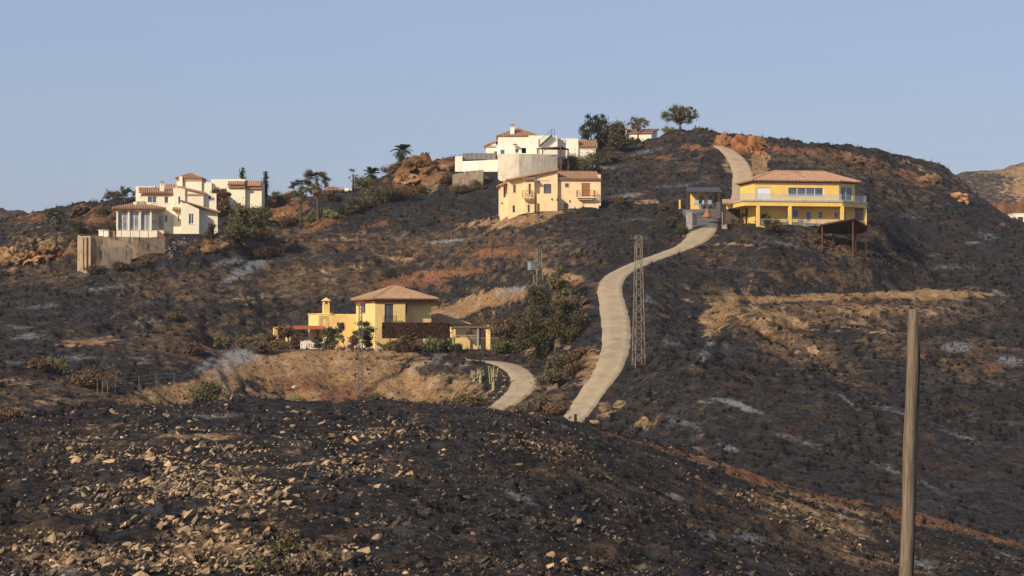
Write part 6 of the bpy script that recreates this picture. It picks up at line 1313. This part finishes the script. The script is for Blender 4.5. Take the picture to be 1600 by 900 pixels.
# rubble on bare soil of the hill
n = 150000; Y = 150 + 285 * rng.random(n); u = (rng.random(n) * 2000 - 1000) / FPX; X = u * Y; Z = height(X, Y); s, px, py, _ = soils(X, Y, Z)
d = np.clip(s['ochre'] * .35 + s['red'] * .4, 0, 1); keep = rng.random(n) < .014 + .30 * d * (.4 + 1.5 * np.maximum(0, fbm(X, Y, 5, 3, 55) + .1)); k2 = keep
RX, RY, RZ = X[k2], Y[k2], Z[k2]; rs = .17 * np.exp(np.abs(rng.normal(size=len(RX))) * .55) * (1 + .5 * d[k2]); redd = (s['red'] > s['ochre'])[k2]; dk_ = d[k2] < .12
tint = np.where(redd[:, None], np.array([.30, .14, .07]), np.array([.33, .225, .125])) * (.5 + .7 * rng.random(len(RX)))[:, None]; tint[dk_] = np.array([.07, .055, .045]) * (.4 + 1.2 * rng.random(dk_.sum()))[:, None]
def off_road(X, Y, mg=.3):
    ok = np.ones(len(X), bool)
    for pts, hw in ROADS:
        for i in range(len(pts)): ok &= np.hypot(X - pts[i, 0], Y - pts[i, 1]) > hw[i] + mg
    return ok
ok = off_road(RX, RY); print('hill rocks', ok.sum())
scatter_mesh('rubble', RT, np.stack([RX, RY, RZ + .03], 1)[ok], rs[ok], .5, tint[ok], ROCK, 'broken rock littering the bare soil of the hill')
# rubble bank under the timber shelter
n = 900; f = rng.random(n); bpx = 1222 + 183 * f + rng.normal(size=n) * 3; bpy_ = 356 + 50 * f ** 1.15 + rng.random(n) ** 1.5 * (22 - 6 * f)
BP = np.array([G(float(a), float(b), 290) for a, b in zip(bpx[:420], bpy_[:420])]); bs = .3 * np.exp(rng.normal(size=len(BP)) * .4)
scatter_mesh('rubble_bank', RT, BP, bs, .5, np.array([.15, .095, .06])[None] * (.3 + 1.0 * rng.random(len(BP)))[:, None], ROCK, 'dark brown rubble bank below the timber shelter', np.full(len(BP), 1.7))
# stones laid along the inner edge of the driveway
dp, dw = RD['driveway']; T_ = np.gradient(dp[:, :2], axis=0); T_ /= np.linalg.norm(T_, axis=1)[:, None]
for i in range(14, len(dp) - 3, 1):
    x = dp[i, 0] + T_[i, 1] * (dw[i] + .45); y = dp[i, 1] - T_[i, 0] * (dw[i] + .45); 
    me = RME[i % 14]; key = (me.name, 'edge')
    if key not in FRM: q = me.copy(); q.materials.append(stone_mat('edging_stone_pale', (.42, .34, .24)) if 'edging_stone_pale' not in bpy.data.materials else bpy.data.materials['edging_stone_pale']); FRM[key] = q
    o = bpy.data.objects.new('edging_stone', FRM[key]); COL.objects.link(o); o.location = (x, y, gz(x, y) + .05); o.scale = (.5, .4, .5); o.rotation_euler = (0, 0, i); tag(o, 'pale stone in the row edging the inner bend of the driveway', 'stone', 'stones edging the driveway')
# charred shrub stubs: low irregular mound with spikes
def stub(seed):
    r = random.Random(seed); V, F = hull(seed + 50, 9, (1, .9, .55)); V = V.tolist(); F = F.tolist()
    for k in range(11):
        a = r.uniform(0, 6.28); q = r.uniform(.1, .35); x, y = math.cos(a) * q, math.sin(a) * q; i = len(V); h_ = r.uniform(.7, 1.9); V += [[x - .05, y, 0], [x + .05, y + .03, 0], [x * 2.6, y * 2.6, h_]]; F.append([i, i+1, i+2])
    return np.array(V), np.array(F)
ST = [stub(i) for i in range(8)]
n = 60000; Y = 150 + 285 * rng.random(n); u = (rng.random(n) * 2000 - 1000) / FPX; X = u * Y; Z = height(X, Y); s, px, py, _ = soils(X, Y, Z)
keep = rng.random(n) < (.32 - .27 * np.clip(s['ochre'] + s['red'] + s['ash'] * .6, 0, 1)) * (1 + 1.6 * fbm(X, Y, 14, 2, 71)); X, Y, Z = X[keep], Y[keep], Z[keep]; ok = off_road(X, Y); X, Y, Z = X[ok], Y[ok], Z[ok]; sz = .2 + .42 * rng.random(len(X)) ** 2; print('stubs', len(X))
scatter_mesh('burnt_stubs', ST, np.stack([X, Y, Z], 1), sz, .2, np.array([.012, .011, .011])[None] * (.6 + .9 * rng.random(len(X)))[:, None], STUB, 'black stubs of burnt bushes dotting the hillside')
X, Y, Z, px, py = fg_sites(26000, 56); keep = rng.random(len(X)) < .2 * (1 + 1.8 * fbm(X, Y, 6, 2, 73)); X, Y, Z = X[keep], Y[keep], Z[keep]; sz = .08 + .2 * rng.random(len(X)) ** 2
scatter_mesh('burnt_stubs', ST, np.stack([X, Y, Z], 1), sz, .25, np.array([.012, .011, .011])[None] * (.6 + .9 * rng.random(len(X)))[:, None], STUB, 'black stubs of burnt plants on the near ridge')
# boulders one can tell apart on the hill
BO = [('large brown boulder below the leafless pale tree', 327, 392, 2.3, (.24, .13, .07)), ('dark brown boulder left of the large brown boulder', 300, 398, 1.9, (.12, .075, .05)), ('brown rock knob right of the large brown boulder', 352, 385, 1.5, (.2, .12, .07)), ('brown boulder on the right dark slope near the edge', 1567, 352, 1.0, (.15, .08, .055)),
      ('tan boulder right of the foot of the road', 970, 633, 1.3, (.27, .19, .12)), ('orange rock at the bend above the conifers', 916, 508, .9, (.45, .17, .09)), ('pale boulder on the inner side of the driveway', 749, 605, 1.3, (.36, .25, .16)), ('tan boulder by the posts at the foot of the road', 930, 661, 1.0, (.36, .25, .15)), ('brown boulder at the left edge of the hill', 22, 425, 2.0, (.22, .13, .075)), ('brown boulder beside the left edge boulder', 8, 412, 1.6, (.2, .12, .07)), ('pale flat boulder on the bank under the yellow villa', 462, 606, .8, (.5, .4, .28)), ('reddish boulder beside the white balusters', 532, 546, 1.1, (.38, .22, .14)), ('grey boulder on the terrace edge of the yellow villa', 592, 548, .9, (.3, .27, .24)), ('tan boulder row end left of the balusters', 545, 548, .8, (.4, .27, .18)), ('small tan rock lump on the dark slope', 1007, 655, .7, (.3, .2, .12)),
      ('tall bright orange cut rock face right of the top of the dirt track', 1172, 236, 4.4, (.56, .24, .10)), ('brown orange rock face behind the top end of the dirt track', 1134, 228, 3.0, (.32, .16, .08)), ('orange brown crag on top of the outcrop by the garden wall', 655, 262, 4.0, (.36, .19, .09)), ('tan crag on the left shoulder of the outcrop', 634, 282, 3.4, (.38, .22, .11)), ('orange crag right of the outcrop top', 688, 268, 3.6, (.36, .2, .1)),
      ('orange brown crag at the left edge below the scorched palms', 14, 402, 3.6, (.36, .21, .11)), ('orange brown crag left of the sooty retaining wall', 78, 398, 3.8, (.38, .22, .11)), ('low orange crag between the left edge and the retaining wall', 44, 405, 3.0, (.40, .24, .12)), ('dark crag on the left skyline above the palms', 128, 334, 3.2, (.22, .14, .08)), ('orange crag between the paired palms and the burnt bush', 438, 345, 3.2, (.42, .22, .1)),
      ('dark rocky crag on the skyline behind the large yellow house', 1330, 252, 3.0, (.15, .10, .07)), ('brown rocky crag on the right shoulder of the hill', 1455, 285, 3.8, (.26, .16, .09)), ('orange brown crag farthest right on the hill shoulder', 1500, 312, 3.4, (.36, .2, .11)), ('blackened crag between the road bend and the conifers', 905, 478, 2.9, (.09, .07, .055))]
for k, (lab, px_, py_, s_, c) in enumerate(BO):
    p = at(px_, py_); bm = bmesh.new(); cg = s_ > 2.7; bmesh.ops.create_icosphere(bm, subdivisions=4 if cg else 3, radius=.5)
    for v in bm.verts:
        q = np.array(v.co) * 2.2 + k * 7; f = 1 + .55 * float(vn(np.array([q[0] + q[2]]), np.array([q[1] - q[2] * .7]), k)[0]) + .3 * float(vn(np.array([q[0] * 3 + q[2]]), np.array([q[1] * 3 - q[2]]), k + 3)[0]); v.co *= f * (1 + (.42 * float(ridged(np.array([q[0] * 1.3 + q[2]]), np.array([q[1] * 1.3 - q[2] * .8]), 1.0, 4, k)[0]) - .25 if cg else 0)); v.co.z *= .7
    me = bpy.data.meshes.new('rock_crag' if cg else 'boulder'); bm.to_mesh(me); bm.free(); me.materials.append(stone_mat('boulder_stone_%d' % k, c)); o = bpy.data.objects.new(me.name, me); COL.objects.link(o); o.location = p; o.scale = (s_ * 1.2, s_, s_); o.rotation_euler = (0, 0, k); tag(o, lab, 'rock crag' if cg else 'boulder')
    if 'rock face' in lab: o.rotation_euler = (0, 0, .2); o.scale = (s_ * 1.1, s_ * .7, s_ * 1.5)
# burnt twiggy plants on the near ridge
FT = [('charred twiggy plant with pale ash beneath, upper left of the near ridge', 205, 735, 1.3, .7), ('charred forked stub on the left of the near ridge', 68, 770, .5, .8), ('low brown burnt bush in the middle of the stones', 222, 775, 1.6, .6), ('charred bush right of the stone field', 545, 745, 1.2, .6), ('black bush low on the slope below centre', 885, 830, 1.1, .6), ('black bush at the foot of the centre slope', 980, 870, .9, .6), ('black bushy stub below the pale ash streaks', 1160, 870, .9, .5), ('brown burnt bush on the terrace edge at right', 1215, 762, 2.0, 1.0), ('second brown burnt bush on the terrace edge at right', 1270, 775, 1.8, .9), ('burnt bush low at the right beside the pole', 1585, 830, 1.5, 1.2), ('thin bare twigs near the bottom left', 330, 800, 1.3, .7), ('bare twigs above the dry shrubs at bottom', 395, 838, .4, .9)]
for (lab, px_, py_, wm, hm) in FT: bare_shrub(lab, px_, py_, wm, hm, CHAR if 'brown' not in lab else plain('scorched_twigs', (.10, .055, .035)), None, lo=55, n=8, r=.014, dep=3)
for (lab, px_, py_, wm, hm, c) in (('small green tuft shrub at the bottom left', 447, 870, 1.3, .8, (.14, .13, .06)), ('dry green shrub at the bottom edge', 425, 898, 1.3, .6, (.12, .115, .055)), ('beige dry shrub beside the bottom edge shrub', 460, 900, .9, .5, (.24, .18, .12))):
    p = G(px_, py_ - 4, 55, 140); t = thing('dry_shrub', lab, 'shrub', p); m = MB(); m.tube([(0,0,-.1),(0,0,hm*.5)], [.03,.01], 4); m.build('stem', BARK, t)
    leaf_cloud('foliage', [(random.gauss(0, wm*.2), random.gauss(0, wm*.2), hm*random.uniform(.2,.7), wm*.2) for _ in range(10)], 900, .035, c, t, brown=.3)

# ------------------------------------------------------------------ thin smoke haze over the hill
m = MB(); m.box(-1900, 1900, -40, 2700, -30, 110); hz = m.build('haze', None, None); hm_ = bpy.data.materials.new('thin_haze'); hm_.use_nodes = True
ht = hm_.node_tree; ht.nodes.clear(); ho = ht.nodes.new('ShaderNodeOutputMaterial'); hv = ht.nodes.new('ShaderNodeVolumePrincipled'); hv.inputs['Density'].default_value = 0.00006; hv.inputs['Color'].default_value = (.93, .95, 1.0, 1)
ht.links.new(hv.outputs[0], ho.inputs['Volume']); hz.data.materials.append(hm_); tag(hz, 'thin pale smoke haze hanging over the whole hillside', kind='stuff')
